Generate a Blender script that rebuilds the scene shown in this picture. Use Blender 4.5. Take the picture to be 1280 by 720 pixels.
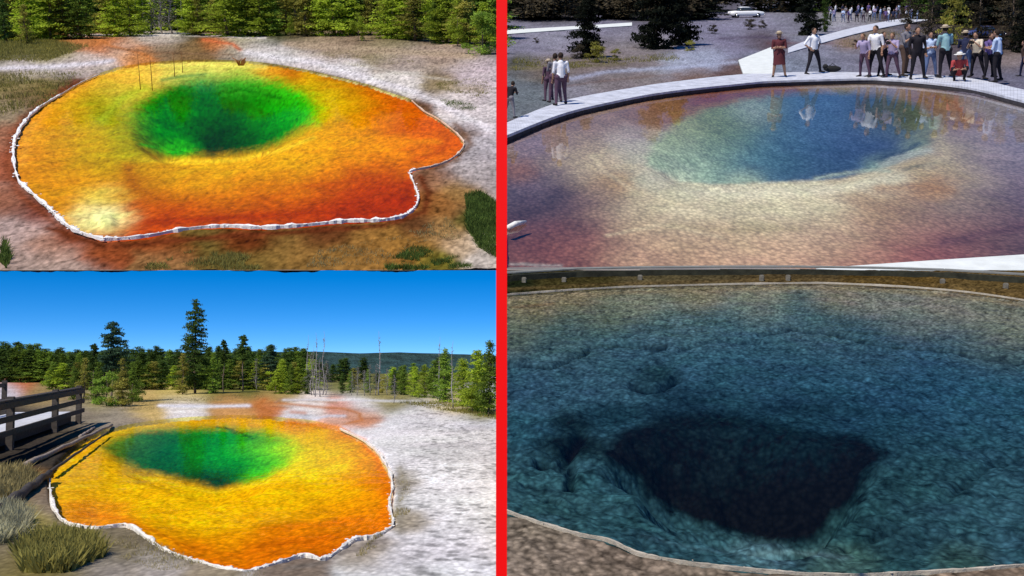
import bpy, bmesh, math, random
import numpy as np
from mathutils import Matrix, Vector
random.seed(7); rng = np.random.default_rng(7)
SC = bpy.context.scene; COL = SC.collection
for o in list(bpy.data.objects): bpy.data.objects.remove(o)

# ------------------------------------------------------------------ camera, sky, sun, exposure
F = 1400.0                                  # focal length in pixels of the 1280 wide photograph
EYE = 1.2                                   # eye height above the lower left ground
PITCH = math.atan(85 / F)
cam = bpy.data.cameras.new('camera'); camo = bpy.data.objects.new('camera', cam); COL.objects.link(camo)
cam.sensor_width = 36; cam.lens = 36 * F / 1280; cam.clip_start = 0.05; cam.clip_end = 20000
camo.location = (0, 0, EYE); camo.rotation_euler = (math.pi / 2 + PITCH, 0, 0)
SC.camera = camo
SUN_EL, SUN_AZ = math.radians(48), math.radians(35)      # behind the camera, to its left
w = bpy.data.worlds.new('World'); SC.world = w; w.use_nodes = True
nt = w.node_tree; nt.nodes.clear()
wo = nt.nodes.new('ShaderNodeOutputWorld'); bg = nt.nodes.new('ShaderNodeBackground')
sky = nt.nodes.new('ShaderNodeTexSky'); sky.sky_type = 'NISHITA'; sky.sun_disc = False
sky.sun_elevation = SUN_EL; sky.sun_rotation = math.pi + SUN_AZ
sky.altitude = 2300; sky.air_density = 1.0; sky.dust_density = 0.1; sky.ozone_density = 3.0
tc = nt.nodes.new('ShaderNodeTexCoord'); mp = nt.nodes.new('ShaderNodeMapping')
mp.inputs['Location'].default_value = (0, 0, 0.10); mp.inputs['Scale'].default_value = (1, 1, 2.8)
nrm = nt.nodes.new('ShaderNodeVectorMath'); nrm.operation = 'NORMALIZE'
hs = nt.nodes.new('ShaderNodeHueSaturation'); hs.inputs['Saturation'].default_value = 1.45; hs.inputs['Hue'].default_value = 0.505
nt.links.new(tc.outputs['Generated'], mp.inputs['Vector']); nt.links.new(mp.outputs[0], nrm.inputs[0])
nt.links.new(nrm.outputs[0], sky.inputs['Vector']); nt.links.new(sky.outputs[0], hs.inputs['Color'])
nt.links.new(hs.outputs[0], bg.inputs['Color']); bg.inputs['Strength'].default_value = 0.145
nt.links.new(bg.outputs[0], wo.inputs[0])
sl = bpy.data.lights.new('sun', 'SUN'); so = bpy.data.objects.new('sun', sl); COL.objects.link(so)
sl.energy = 4.0; sl.angle = math.radians(0.5); sl.color = (1, 0.93, 0.82)
sdir = Vector((-math.sin(SUN_AZ) * math.cos(SUN_EL), -math.cos(SUN_AZ) * math.cos(SUN_EL), math.sin(SUN_EL)))
so.rotation_euler = sdir.to_track_quat('Z', 'Y').to_euler()
SC.view_settings.view_transform = 'Standard'; SC.view_settings.look = 'None'
SC.view_settings.exposure = 0.26; SC.view_settings.gamma = 1

# ------------------------------------------------------------------ the sloping stages
CAMW = Matrix.Translation((0, 0, EYE)) @ Matrix.Rotation(math.pi / 2 + PITCH, 4, 'X')
class Stage:
    """a piece of level country, tilted as a whole about its near edge"""
    def __init__(s, yh, h, S):
        s.th = math.atan((360 - yh) / F); s.h = h; s.S = S
        s.C = Matrix.Translation((0, 0, h)) @ Matrix.Rotation(math.pi / 2 - s.th, 4, 'X')
        s.M = CAMW @ s.C.inverted()
        s.c, s.s = math.cos(s.th), math.sin(s.th)
    def on(s, u, v, z=0.0):
        u = np.asarray(u, float); v = np.asarray(v, float)
        a = (u - 640) / F; b = -(v - 360) / F
        dy = s.c + b * s.s; dz = -s.s + b * s.c
        t = (z - s.h) / dz
        return a * t, dy * t
    def P(s, u, v, z=0.0):
        x, y = s.on(u, v, z); return Vector((float(x), float(y), z))
    def proj(s, x, y, z):
        dz = z - s.h
        dep = y * s.c - dz * s.s; up = y * s.s + dz * s.c
        return 640 + F * x / dep, 360 - F * up / dep
    def height(s, u, v, vt, z=0.0):
        x, y = s.on(u, v, z); b = -(vt - 360) / F
        return float(s.h + y * (-s.s + b * s.c) / (s.c + b * s.s) - z)
    def width(s, u, v, px):
        x0, y0 = s.on(u, v); x1, y1 = s.on(u + px, v); return float(x1 - x0)
UP = Stage(-40, 20, 5.3)        # both upper pools share one slope
BL = Stage(445, EYE, .77)
BR = Stage(150, 2.5, .6)

# ------------------------------------------------------------------ noise
TAB = rng.random((256, 256))
def vn(x, y):
    xi = np.floor(x).astype(int); yi = np.floor(y).astype(int); fx = x - xi; fy = y - yi
    fx = fx * fx * (3 - 2 * fx); fy = fy * fy * (3 - 2 * fy)
    g = lambda i, j: TAB[i & 255, j & 255]
    return (g(xi, yi) * (1 - fx) + g(xi + 1, yi) * fx) * (1 - fy) + (g(xi, yi + 1) * (1 - fx) + g(xi + 1, yi + 1) * fx) * fy
def fbm(x, y, o=4, g=0.5):
    a = 1.0; r = 0; t = 0
    for k in range(o):
        r = r + a * (vn(x * 2**k + 17.3 * k, y * 2**k + 9.1 * k) - 0.5); t += a; a *= g
    return r / t * 2
T2 = rng.random((256, 256, 3))
def wor(x, y):
    """distance to the nearest scattered point, and that point's random number"""
    xi = np.floor(x).astype(int); yi = np.floor(y).astype(int); d = np.full(x.shape, 9.0); idn = np.zeros(x.shape)
    for i in (-1, 0, 1):
        for j in (-1, 0, 1):
            t = T2[(xi + i) & 255, (yi + j) & 255]; q = np.hypot(xi + i + t[..., 0] - x, yi + j + t[..., 1] - y); m = q < d
            d = np.where(m, q, d); idn = np.where(m, t[..., 2], idn)
    return d, idn
def sdf(poly, u, v, vs=1.0):
    """signed distance (negative inside), pixels"""
    P = np.array(poly, float) * [1, vs]; Q = np.roll(P, -1, 0); v = v * vs
    d = np.full(u.shape, 1e18); ins = np.zeros(u.shape, bool)
    for (ax, ay), (bx, by) in zip(P, Q):
        ex, ey = bx - ax, by - ay; L = ex * ex + ey * ey + 1e-9
        t = np.clip(((u - ax) * ex + (v - ay) * ey) / L, 0, 1)
        d = np.minimum(d, (u - ax - t * ex)**2 + (v - ay - t * ey)**2)
        c = ((ay > v) != (by > v))
        with np.errstate(divide='ignore', invalid='ignore'):
            c &= u < (bx - ax) * (v - ay) / (by - ay + 1e-12) + ax
        ins ^= c
    d = np.sqrt(d); return np.where(ins, -d, d)
def lin(c):
    c = np.asarray(c, float) / 255
    return np.where(c <= 0.04045, c / 12.92, ((c + 0.055) / 1.055)**2.4)
def blend(pts, u, v, vs=1.8):
    P = np.array([[p[0], p[1] * vs] for p in pts]); D = np.hypot(*(P[:, None] - P[None]).transpose(2, 0, 1)) + np.eye(len(P)) * 1e9
    D.sort(1); near = D[:, :3].mean(1)
    num = np.zeros(u.shape + (3,)); den = np.zeros(u.shape)
    for p, nn in zip(pts, near):
        sg = np.clip(.62 * nn, 6, 90)
        if len(p) > 5: sg = min(sg, p[5] * 1.5)
        d2 = (u - p[0])**2 + ((v - p[1]) * vs)**2
        wgt = (np.exp(-d2 / (2 * sg * sg)) + .02 / (1 + d2 / (sg * sg))**2) * (20 / sg)**1.2
        num += wgt[..., None] * lin(p[2:5]); den += wgt
    return num / den[..., None]
def sst(a, b, x):
    t = np.clip((x - a) / (b - a), 0, 1); return t * t * (3 - 2 * t)
def smooth_poly(poly, n=4, closed=True):
    P = [Vector(p) for p in poly]; out = []; N = len(P)
    for i in range(N if closed else N - 1):
        p0, p1, p2, p3 = (P[(i - 1) % N], P[i], P[(i + 1) % N], P[(i + 2) % N]) if closed else (P[max(i - 1, 0)], P[i], P[i + 1], P[min(i + 2, N - 1)])
        for k in range(n):
            t = k / n
            out.append(0.5 * ((2 * p1) + (p2 - p0) * t + (2 * p0 - 5 * p1 + 4 * p2 - p3) * t * t + (3 * p1 - p0 - 3 * p2 + p3) * t**3))
    if not closed: out.append(P[-1])
    return [tuple(p) for p in out]

# ------------------------------------------------------------------ materials
def mat(name, col=(0.5, 0.5, 0.5), rough=0.85, attr=None, var=0.25, nscale=5.0, bump=0.3, bdist=0.05, rnd=0.0, spec=0.2, metal=0, detail=6, stretch=None, k=1.0, vor=None):
    m = bpy.data.materials.new(name); m.use_nodes = True; t = m.node_tree; N = t.nodes; L = t.links
    b = N['Principled BSDF']; b.inputs['Roughness'].default_value = rough; b.inputs['Specular IOR Level'].default_value = spec
    b.inputs['Metallic'].default_value = metal
    tcn = N.new('ShaderNodeTexCoord'); no = N.new('ShaderNodeTexNoise'); no.inputs['Scale'].default_value = nscale; no.inputs['Detail'].default_value = detail
    no.inputs['Roughness'].default_value = 0.65
    if stretch:
        mpn = N.new('ShaderNodeMapping'); mpn.inputs['Scale'].default_value = stretch
        L.new(tcn.outputs['Object'], mpn.inputs[0]); L.new(mpn.outputs[0], no.inputs['Vector'])
    else: L.new(tcn.outputs['Object'], no.inputs['Vector'])
    if attr:
        src = N.new('ShaderNodeAttribute'); src.attribute_name = attr; src = src.outputs['Color']
    else:
        rgb = N.new('ShaderNodeRGB'); rgb.outputs[0].default_value = (*col, 1); src = rgb.outputs[0]
    mr = N.new('ShaderNodeMapRange'); mr.inputs['From Min'].default_value = 0.3; mr.inputs['From Max'].default_value = 0.7
    mr.inputs['To Min'].default_value = 1 - var; mr.inputs['To Max'].default_value = 1 + var
    L.new(no.outputs['Fac'], mr.inputs['Value'])
    fac = mr.outputs[0]; hgt = no.outputs['Fac']
    if vor:
        vo = N.new('ShaderNodeTexVoronoi'); vo.inputs['Scale'].default_value = vor[0]; vo.inputs['Randomness'].default_value = 1
        vm_ = N.new('ShaderNodeVectorMath'); vm_.operation = 'ADD'; sc_ = N.new('ShaderNodeVectorMath'); sc_.operation = 'SCALE'; sc_.inputs['Scale'].default_value = .6 / vor[0]
        L.new(no.outputs['Color'], sc_.inputs[0]); L.new(mpn.outputs[0], vm_.inputs[0]); L.new(sc_.outputs[0], vm_.inputs[1]); L.new(vm_.outputs[0], vo.inputs['Vector'])
        m3 = N.new('ShaderNodeMapRange'); m3.inputs['From Max'].default_value = .75; m3.inputs['To Min'].default_value = 1 + vor[1]; m3.inputs['To Max'].default_value = 1 - vor[1]
        L.new(vo.outputs['Distance'], m3.inputs['Value']); mu3 = N.new('ShaderNodeMath'); mu3.operation = 'MULTIPLY'; L.new(fac, mu3.inputs[0]); L.new(m3.outputs[0], mu3.inputs[1]); fac = mu3.outputs[0]; hgt = m3.outputs[0]
    if rnd:
        oi = N.new('ShaderNodeObjectInfo'); m2 = N.new('ShaderNodeMapRange'); m2.inputs['To Min'].default_value = 1 - rnd; m2.inputs['To Max'].default_value = 1 + rnd
        L.new(oi.outputs['Random'], m2.inputs['Value']); mu = N.new('ShaderNodeMath'); mu.operation = 'MULTIPLY'
        L.new(fac, mu.inputs[0]); L.new(m2.outputs[0], mu.inputs[1]); fac = mu.outputs[0]
    vm = N.new('ShaderNodeVectorMath'); vm.operation = 'SCALE'; L.new(src, vm.inputs[0]); L.new(fac, vm.inputs['Scale'])
    L.new(vm.outputs[0], b.inputs['Base Color'])
    if bump:
        bn = N.new('ShaderNodeBump'); bn.inputs['Strength'].default_value = bump; bn.inputs['Distance'].default_value = bdist
        L.new(hgt, bn.inputs['Height']); L.new(bn.outputs[0], b.inputs['Normal'])
    return m
def water_mat(name, ior, tint, rough, bscale, bstr, refl=1.0):
    m = bpy.data.materials.new(name); m.use_nodes = True; t = m.node_tree; N = t.nodes; L = t.links; N.clear()
    o = N.new('ShaderNodeOutputMaterial'); mx = N.new('ShaderNodeMixShader'); tr = N.new('ShaderNodeBsdfTransparent'); gl = N.new('ShaderNodeBsdfGlossy')
    tr.inputs[0].default_value = (*tint, 1); gl.inputs['Roughness'].default_value = rough
    fr = N.new('ShaderNodeFresnel'); fr.inputs[0].default_value = ior
    mu = N.new('ShaderNodeMath'); mu.operation = 'MULTIPLY'; mu.inputs[1].default_value = refl
    tcn = N.new('ShaderNodeTexCoord'); no = N.new('ShaderNodeTexNoise'); no.inputs['Scale'].default_value = bscale; no.inputs['Detail'].default_value = 3
    L.new(tcn.outputs['Object'], no.inputs['Vector'])
    bn = N.new('ShaderNodeBump'); bn.inputs['Strength'].default_value = bstr; bn.inputs['Distance'].default_value = 0.1; L.new(no.outputs['Fac'], bn.inputs['Height'])
    L.new(bn.outputs[0], gl.inputs['Normal']); L.new(fr.outputs[0], mu.inputs[0]); L.new(mu.outputs[0], mx.inputs[0]); L.new(tr.outputs[0], mx.inputs[1]); L.new(gl.outputs[0], mx.inputs[2])
    L.new(mx.outputs[0], o.inputs[0]); return m

# ------------------------------------------------------------------ object helpers
def link(name, me, M=None, parent=None, mats=()):
    o = bpy.data.objects.new(name, me); COL.objects.link(o)
    if parent is not None: o.parent = parent
    elif M is not None: o.matrix_world = M
    for m in mats: me.materials.append(m)
    return o
def tag(o, label=None, cat=None, group=None, kind=None):
    if label: o['label'] = label
    if cat: o['category'] = cat
    if group: o['group'] = group
    if kind: o['kind'] = kind
    return o
def root(name, st, p, rz=0.0, sc=(1, 1, 1)):
    o = bpy.data.objects.new(name, None); COL.objects.link(o); o.empty_display_size = 0.1
    o.matrix_world = st.M @ Matrix.Translation(p) @ Matrix.Rotation(rz, 4, 'Z') @ Matrix.Diagonal((*sc, 1))
    return o
def npmesh(name, V, Fq, smooth=True, cols=None):
    me = bpy.data.meshes.new(name); me.from_pydata([tuple(v) for v in V], [], [tuple(f) for f in Fq]) if not isinstance(V, np.ndarray) else fast(me, V, Fq)
    if smooth: me.polygons.foreach_set('use_smooth', np.ones(len(me.polygons), bool))
    if cols is not None:
        a = me.color_attributes.new('col', 'FLOAT_COLOR', 'POINT')
        a.data.foreach_set('color', np.concatenate([cols, np.ones((len(cols), 1))], 1).astype(np.float32).ravel())
    me.update(); return me
def fast(me, V, Fq):
    Fq = np.asarray(Fq, np.int32); n, k = Fq.shape
    me.vertices.add(len(V)); me.vertices.foreach_set('co', V.astype(np.float32).ravel())
    me.loops.add(n * k); me.loops.foreach_set('vertex_index', Fq.ravel())
    me.polygons.add(n); me.polygons.foreach_set('loop_start', np.arange(0, n * k, k, dtype=np.int32)); me.polygons.foreach_set('loop_total', np.full(n, k, np.int32))
    me.update(calc_edges=True)
def grid_faces(nr, nc):
    i = np.arange((nr - 1) * nc).reshape(nr - 1, nc)[:, :-1].ravel()
    return np.stack([i, i + 1, i + nc + 1, i + nc], 1)
class MB:
    """collects boxes, tubes and loops into one mesh"""
    def __init__(s): s.V = []; s.F = []; s.mi = []
    def add(s, V, Fs, mi=0):
        n = len(s.V); s.V += [tuple(v) for v in V]; s.F += [tuple(i + n for i in f) for f in Fs]; s.mi += [mi] * len(Fs)
    def box(s, c, d, rz=0.0, mi=0, R=None):
        R = R or Matrix.Rotation(rz, 3, 'Z'); V = []
        for x in (-.5, .5):
            for y in (-.5, .5):
                for z in (-.5, .5): V.append(Vector(c) + R @ Vector((x * d[0], y * d[1], z * d[2])))
        s.add(V, [(0, 1, 3, 2), (4, 6, 7, 5), (0, 4, 5, 1), (2, 3, 7, 6), (0, 2, 6, 4), (1, 5, 7, 3)], mi)
    def beam(s, a, b, w_, h_, mi=0):
        a = Vector(a); b = Vector(b); d = b - a; L = d.length; R = d.to_track_quat('X', 'Z').to_matrix()
        s.box((a + b) / 2, (L, w_, h_), mi=mi, R=R)
    def tube(s, pts, rad, n=8, mi=0, flat=1.0, jit=0.0):
        pts = [Vector(p) for p in pts]; V = []; Fs = []
        if not hasattr(rad, '__len__'): rad = [rad] * len(pts)
        up = None
        for i, p in enumerate(pts):
            d = (pts[min(i + 1, len(pts) - 1)] - pts[max(i - 1, 0)]).normalized()
            ref = Vector((0, 1, 0)) if abs(d.z) > 0.8 else Vector((0, 0, 1))
            a = d.cross(ref).normalized(); b = d.cross(a).normalized()
            for k in range(n):
                t = 2 * math.pi * k / n; r = rad[i] * (1 + jit * (random.random() - .5))
                V.append(p + a * (math.cos(t) * r) + b * (math.sin(t) * r * flat))
        for i in range(len(pts) - 1):
            for k in range(n): Fs.append((i * n + k, i * n + (k + 1) % n, (i + 1) * n + (k + 1) % n, (i + 1) * n + k))
        Fs.append(tuple(range(n))[::-1]); Fs.append(tuple((len(pts) - 1) * n + k for k in range(n)))
        s.add(V, Fs, mi)
    def ell(s, c, r, n=10, m=7, mi=0):
        V = []; Fs = []
        for i in range(m + 1):
            ph = math.pi * i / m
            for k in range(n):
                t = 2 * math.pi * k / n; V.append(Vector(c) + Vector((r[0] * math.sin(ph) * math.cos(t), r[1] * math.sin(ph) * math.sin(t), r[2] * math.cos(ph))))
        for i in range(m):
            for k in range(n): Fs.append((i * n + k, (i + 1) * n + k, (i + 1) * n + (k + 1) % n, i * n + (k + 1) % n))
        s.add(V, Fs, mi)
    def mesh(s, name, smooth=True, bevel=0.0):
        me = bpy.data.meshes.new(name); me.from_pydata(s.V, [], s.F)
        me.polygons.foreach_set('use_smooth', [smooth] * len(s.F)); me.polygons.foreach_set('material_index', s.mi)
        me.update()
        bm = bmesh.new(); bm.from_mesh(me)
        bmesh.ops.recalc_face_normals(bm, faces=bm.faces)
        if bevel: bmesh.ops.bevel(bm, geom=list(bm.edges), offset=bevel, segments=2, affect='EDGES', clamp_overlap=True)
        bm.to_mesh(me); bm.free(); return me
    def build(s, name, m, parent=None, M=None, smooth=True, bevel=0.0):
        me = s.mesh(name, smooth, bevel)
        return link(name, me, M, parent, m if isinstance(m, (list, tuple)) else [m])

# ------------------------------------------------------------------ traced outlines and the colours of the mats, with shade, reflections and glare painted in
TLP = [(17,190),(20,170),(32,150),(50,133),(75,118),(100,103),(125,92),(150,84),(190,78),(250,75),(300,76),(340,80),(380,87),(420,96),(460,106),(490,117),(515,125),(530,138),(548,148),(570,165),(580,178),(574,190),(560,200),(540,207),(518,211),(512,215),(518,230),(523,248),(515,262),(500,270),(470,274),(430,275),(380,280),(330,283),(280,281),(230,285),(180,294),(130,298),(95,287),(75,272),(60,258),(40,240),(22,222)]
TLH = [(158,150),(168,130),(190,112),(225,100),(250,96),(300,94),(350,99),(385,113),(403,135),(400,155),(375,168),(345,185),(320,192),(290,196),(265,198),(240,196),(215,199),(190,190),(165,175)]
TL_S = [(230,79,255,225,150,14),(280,80,250,225,160,14),(240,90,170,215,140,14),(300,88,190,215,120,12),(190,88,250,210,120),(150,100,245,190,85),(100,125,235,170,55),(60,150,240,160,45),(35,190,235,150,35),(130,140,165,170,40),(150,118,190,190,90,12),(110,170,205,170,20),(150,190,165,160,20),(60,220,215,145,15),(100,240,225,160,25),(131,268,255,255,250,11),(130,246,245,225,140,10),(165,235,185,105,20),(200,213,220,150,20),(250,208,245,200,30),(200,260,190,70,10),(280,250,190,78,10),(280,225,230,150,20),(350,203,240,190,20),(350,230,225,125,15),(350,260,180,60,10),(420,260,180,52,8),(480,250,160,42,8),(440,220,200,80,10),(500,260,165,48,8),(400,195,235,160,15),(425,130,210,185,20),(415,110,215,190,35,14),(385,98,225,185,30,12),(440,105,200,85,20,12),(480,125,200,70,15),(470,150,228,120,18),(450,170,240,170,10),(510,150,210,90,18),(540,170,215,90,15),(570,180,225,100,20),(500,190,245,150,10),(530,200,220,110,20,12),(480,215,180,62,10),(340,86,240,165,60,10),(365,92,205,95,30,8),(410,98,190,75,25,8)]  # white glare at lower left and pale sky reflection along the back painted in
TL_H = [(280,150,0,42,22),(280,182,0,48,32),(240,140,0,125,20),(200,150,0,150,20),(180,130,20,140,20),(190,170,0,140,20),(215,187,40,185,20,10),(250,120,0,105,25),(310,125,0,120,20),(350,140,0,160,20),(380,130,40,190,20),(330,165,0,110,20),(365,160,10,150,20),(255,99,60,155,100,12),(350,106,60,180,40,12),(300,104,60,175,60,12),(395,150,70,195,20,10),(165,150,80,170,30,10)]
TL_O = [(0,36,60,70,28),(120,36,62,66,30),(240,36,60,64,30),(360,36,62,70,30),(480,40,66,70,34),(600,50,60,66,34),(100,10,40,50,22,30),(300,10,40,50,22,30),(500,10,40,50,22,30),(30,60,115,112,30),(60,70,150,140,70,10),(30,82,212,202,205,10),(70,84,205,195,195,10),(110,80,205,190,180,10),(130,55,210,125,65,9),(105,47,215,140,85,9),(150,62,225,190,165,8),(200,45,215,205,195,10),(200,60,150,125,95,8),(170,68,205,135,75,8),(240,65,150,120,80,9),(270,53,200,118,62,7),(300,62,175,160,140,10),(320,62,215,210,205,8),(300,48,190,185,150,10),(400,55,170,150,125,14),(450,50,170,145,125,14),(380,76,222,214,210,9),(430,88,228,222,222,9),(350,68,220,215,212,8),(500,74,195,178,168,12),(480,62,160,150,110,12),(560,65,188,165,148,14),(600,90,215,200,205,14),(500,103,228,222,216,9),(545,106,145,128,95,8),(560,130,228,218,214,10),(600,150,218,208,210),(600,180,208,202,210),(590,210,182,172,172),(575,170,130,95,65,6),(530,133,110,75,50,5),(545,220,140,92,55,10),(540,250,150,98,48,12),(572,240,155,118,60,10),(602,275,62,75,25,10),(580,305,195,172,142,10),(560,290,168,130,80,12),(540,327,110,108,40,10),(480,315,150,108,50),(520,280,95,58,35,9),(400,292,95,50,28,9),(400,325,155,115,60),(300,298,115,48,22,10),(280,325,112,95,45),(200,308,140,66,28,10),(200,325,155,112,70,10),(130,316,150,76,38,10),(60,305,175,125,100,12),(20,290,195,172,165),(30,325,180,158,145),(10,255,150,95,72,10),(45,265,128,55,32,10),(85,297,138,64,36,9),(8,200,168,98,72,10),(10,170,162,110,85,10),(40,120,120,100,72,10),(60,105,130,115,60,10),(85,108,95,68,58,7),(20,100,138,125,80),(10,140,150,135,110,12),(618,300,215,205,200,10),(610,330,205,195,185,10)]
TRP = [(560,205),(636,169),(700,144),(760,128),(830,116),(930,106),(970,102),(1075,100),(1150,104),(1280,129),(1400,155),(1560,200),(1560,360),(1280,321),(1020,338),(1000,372),(560,372)]
TRH = [(806,205),(815,178),(845,152),(880,136),(930,123),(980,116),(1050,112),(1110,118),(1152,131),(1174,152),(1166,180),(1140,195),(1100,212),(1050,224),(980,228),(900,231),(850,228)]
TR_S = [(650,190,150,120,120),(645,215,175,110,65,10),(670,180,150,125,150,12),(660,235,110,90,110),(700,250,100,75,85),(670,270,88,62,70),(720,150,150,110,105),(760,145,168,135,115,12),(720,190,185,160,130),(760,200,208,192,150),(770,230,192,150,80,12),(740,255,150,112,92),(790,170,190,178,178,12),(800,150,160,108,75,12),(850,133,162,110,60,10),(880,122,150,75,50,10),(940,117,150,85,55,9),(700,300,135,66,56),(740,310,152,82,66),(660,320,130,72,66),(720,280,125,76,76),(800,260,202,186,145),(800,300,198,166,125),(860,245,218,212,176),(950,245,222,216,180),(1000,260,218,208,166),(900,290,208,186,140),(950,275,190,178,130,12),(860,320,208,155,118),(950,320,208,165,128),(1050,322,188,125,98),(1020,290,208,186,145),(1100,240,198,162,112),(1120,265,176,140,95),(1170,235,188,130,58,10),(1180,215,198,176,120),(1150,275,166,130,105),(1200,260,162,140,120),(1220,290,150,98,88),(1170,305,162,82,76),(1250,300,108,76,80),(1270,250,118,92,115),(1240,200,160,140,155),(1220,170,162,140,150),(1200,150,152,105,60,10),(1190,190,180,165,130),(1180,128,168,120,60,10),(1230,130,160,155,175),(1270,180,140,130,160),(1270,135,150,145,165),(1100,228,222,216,180,12),(820,220,205,205,180,12),(800,190,195,195,180,12)]  # lavender points hold the sky's reflection, painted into the bed
TR_H = [(830,195,165,190,155),(850,165,150,160,105),(860,210,150,185,165),(900,190,100,145,125),(920,150,105,132,80),(940,140,140,165,160,10),(960,190,55,118,142),(1000,180,42,88,132),(1000,150,55,108,152),(950,212,50,102,130),(1020,215,42,78,115),(1050,150,55,98,152),(1060,190,42,78,122),(1090,180,45,70,122),(1100,208,115,152,140,8),(1120,198,60,85,112,8),(1150,188,118,146,130,8),(1100,150,58,78,90),(1140,150,88,108,80),(1165,165,122,132,100,10),(930,226,155,185,160,9),(840,225,190,205,175,9)]
TR_O = [(700,2,50,44,34,20),(900,2,50,44,34,20),(1250,2,50,44,34,20),(1100,2,50,44,34,20),(650,60,150,150,176),(700,55,156,155,176),(650,78,90,90,62,8),(680,85,140,124,108,10),(660,110,120,130,140),(740,80,130,110,90),(760,95,152,146,156),(800,75,140,130,130),(720,110,150,150,165,10),(700,42,165,165,188,12),(780,40,152,152,182),(800,55,156,150,152),(850,80,185,196,222,10),(880,70,182,192,220,10),(870,45,150,150,176),(900,30,160,160,186),(950,30,166,166,192),(900,50,138,134,165),(920,90,118,96,96,8),(860,93,130,105,95,8),(950,47,95,82,92,8),(970,56,110,90,100,7),(1000,80,138,150,172),(1030,65,150,150,172),(1060,40,166,166,190),(1100,65,140,140,160),(1090,45,130,115,82,8),(1060,52,152,118,78,7),(1200,60,70,60,60),(1260,75,168,152,146,9),(1250,60,50,42,38,8),(1260,90,115,115,136),(1270,105,125,125,150),(1000,15,120,120,130),(1060,25,190,190,200,12),(1150,80,150,145,165),(700,15,50,44,34,12),(800,15,40,36,28,12),(1220,20,50,42,34)]
BLP = [(62,597),(75,575),(100,552),(130,538),(165,530),(220,523),(290,519),(340,521),(390,526),(425,535),(455,550),(475,568),(488,592),(490,610),(487,630),(491,655),(470,668),(445,672),(430,682),(405,697),(380,692),(345,703),(310,713),(280,709),(235,697),(205,685),(180,668),(160,655),(120,658),(90,654),(75,645),(65,625)]
BLH = [(122,560),(138,548),(170,537),(220,533),(280,532),(330,538),(365,548),(379,562),(365,580),(330,600),(300,608),(270,613),(235,605),(200,595),(170,588),(145,575)]
BL_S = [(290,523,240,175,20,12),(180,531,240,190,60,12),(90,590,245,185,40),(130,600,248,190,15),(110,638,240,145,25,12),(140,645,235,145,25,12),(200,640,250,190,8),(250,640,252,200,8),(300,640,250,185,8),(200,668,240,155,10,12),(230,685,240,135,10,12),(290,695,225,115,10),(280,660,248,175,8),(340,665,225,125,15),(340,690,215,115,12),(380,680,205,105,15),(420,660,210,105,12),(360,630,252,190,8),(430,620,252,180,8),(475,600,225,122,18,12),(472,640,220,112,18),(440,570,252,190,8),(400,545,245,190,8),(430,542,232,135,18,9),(380,530,238,145,18,9),(380,575,235,220,8),(390,600,252,205,8),(330,622,252,190,8),(462,568,235,135,18,9)]
BL_H = [(140,558,95,125,50,10),(170,550,55,118,60),(160,572,35,108,60,12),(200,560,5,85,72),(220,575,0,98,60),(250,560,0,140,50),(230,540,30,118,50,12),(280,540,0,140,60,12),(280,575,0,130,50),(285,600,0,66,60,12),(260,605,0,56,60,12),(310,575,8,170,40),(300,550,25,170,40),(340,560,110,205,15),(352,582,80,195,20,12),(370,565,200,220,8,10),(330,543,90,160,30,10),(200,590,0,78,50,12),(320,599,60,190,30,8)]
BL_O = [(520,560,226,226,230),(560,600,232,232,236),(600,640,226,226,228),(580,700,216,216,218),(500,700,208,206,208,14),(540,540,218,218,222),(450,510,228,226,228,12),(600,540,205,205,212),(502,600,150,142,125,8),(500,650,155,145,122,9),(520,630,205,205,205,12),(455,690,160,150,135,10),(380,714,125,110,98,9),(335,507,200,120,70,8),(415,530,215,170,150,6),(440,516,190,125,85,6),(455,522,190,125,85,6),(425,510,210,150,130,6),(380,510,232,222,215,9),(372,520,195,205,215,6),(290,508,205,150,95,9),(230,508,232,228,228,8),(180,510,195,168,105,9),(150,518,152,142,128,10),(110,520,140,130,115),(40,560,60,55,50),(60,545,60,56,52),(85,545,90,80,66,9),(30,605,112,84,48,12),(18,650,170,160,72,12),(62,620,125,112,98,12),(50,660,130,120,102),(90,690,115,106,60),(150,680,125,115,98),(200,708,160,154,148,12),(130,712,150,144,138,12),(250,714,148,136,115,9),(560,508,195,175,115,9),(600,514,130,125,50,8),(480,497,150,140,90,10),(350,495,165,145,90,8),(20,477,185,108,66,9),(60,490,150,130,90,10),(5,487,200,200,210,7),(230,498,190,170,95,9),(130,500,150,140,90,10),(540,520,215,212,212,12),(300,485,110,115,60,20),(500,480,120,120,70,20)]  # darkest points at the left paint the shadow by the boardwalk and logs
BRP = [(560,360),(636,366),(720,361),(800,357),(950,353),(1050,353),(1180,360),(1280,373),(1420,400),(1500,540),(1500,650),(1280,705),(1200,711),(1120,715),(1060,717),(1000,715),(950,711),(900,705),(850,699),(800,689),(760,672),(720,664),(670,649),(636,638),(560,600),(500,500)]
BRH = [(748,572),(758,550),(790,532),(830,522),(900,515),(960,520),(1020,535),(1080,545),(1112,568),(1086,595),(1076,625),(1052,640),(1036,660),(1020,675),(965,682),(930,676),(880,660),(830,640),(800,622),(790,598),(765,586)]
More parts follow.
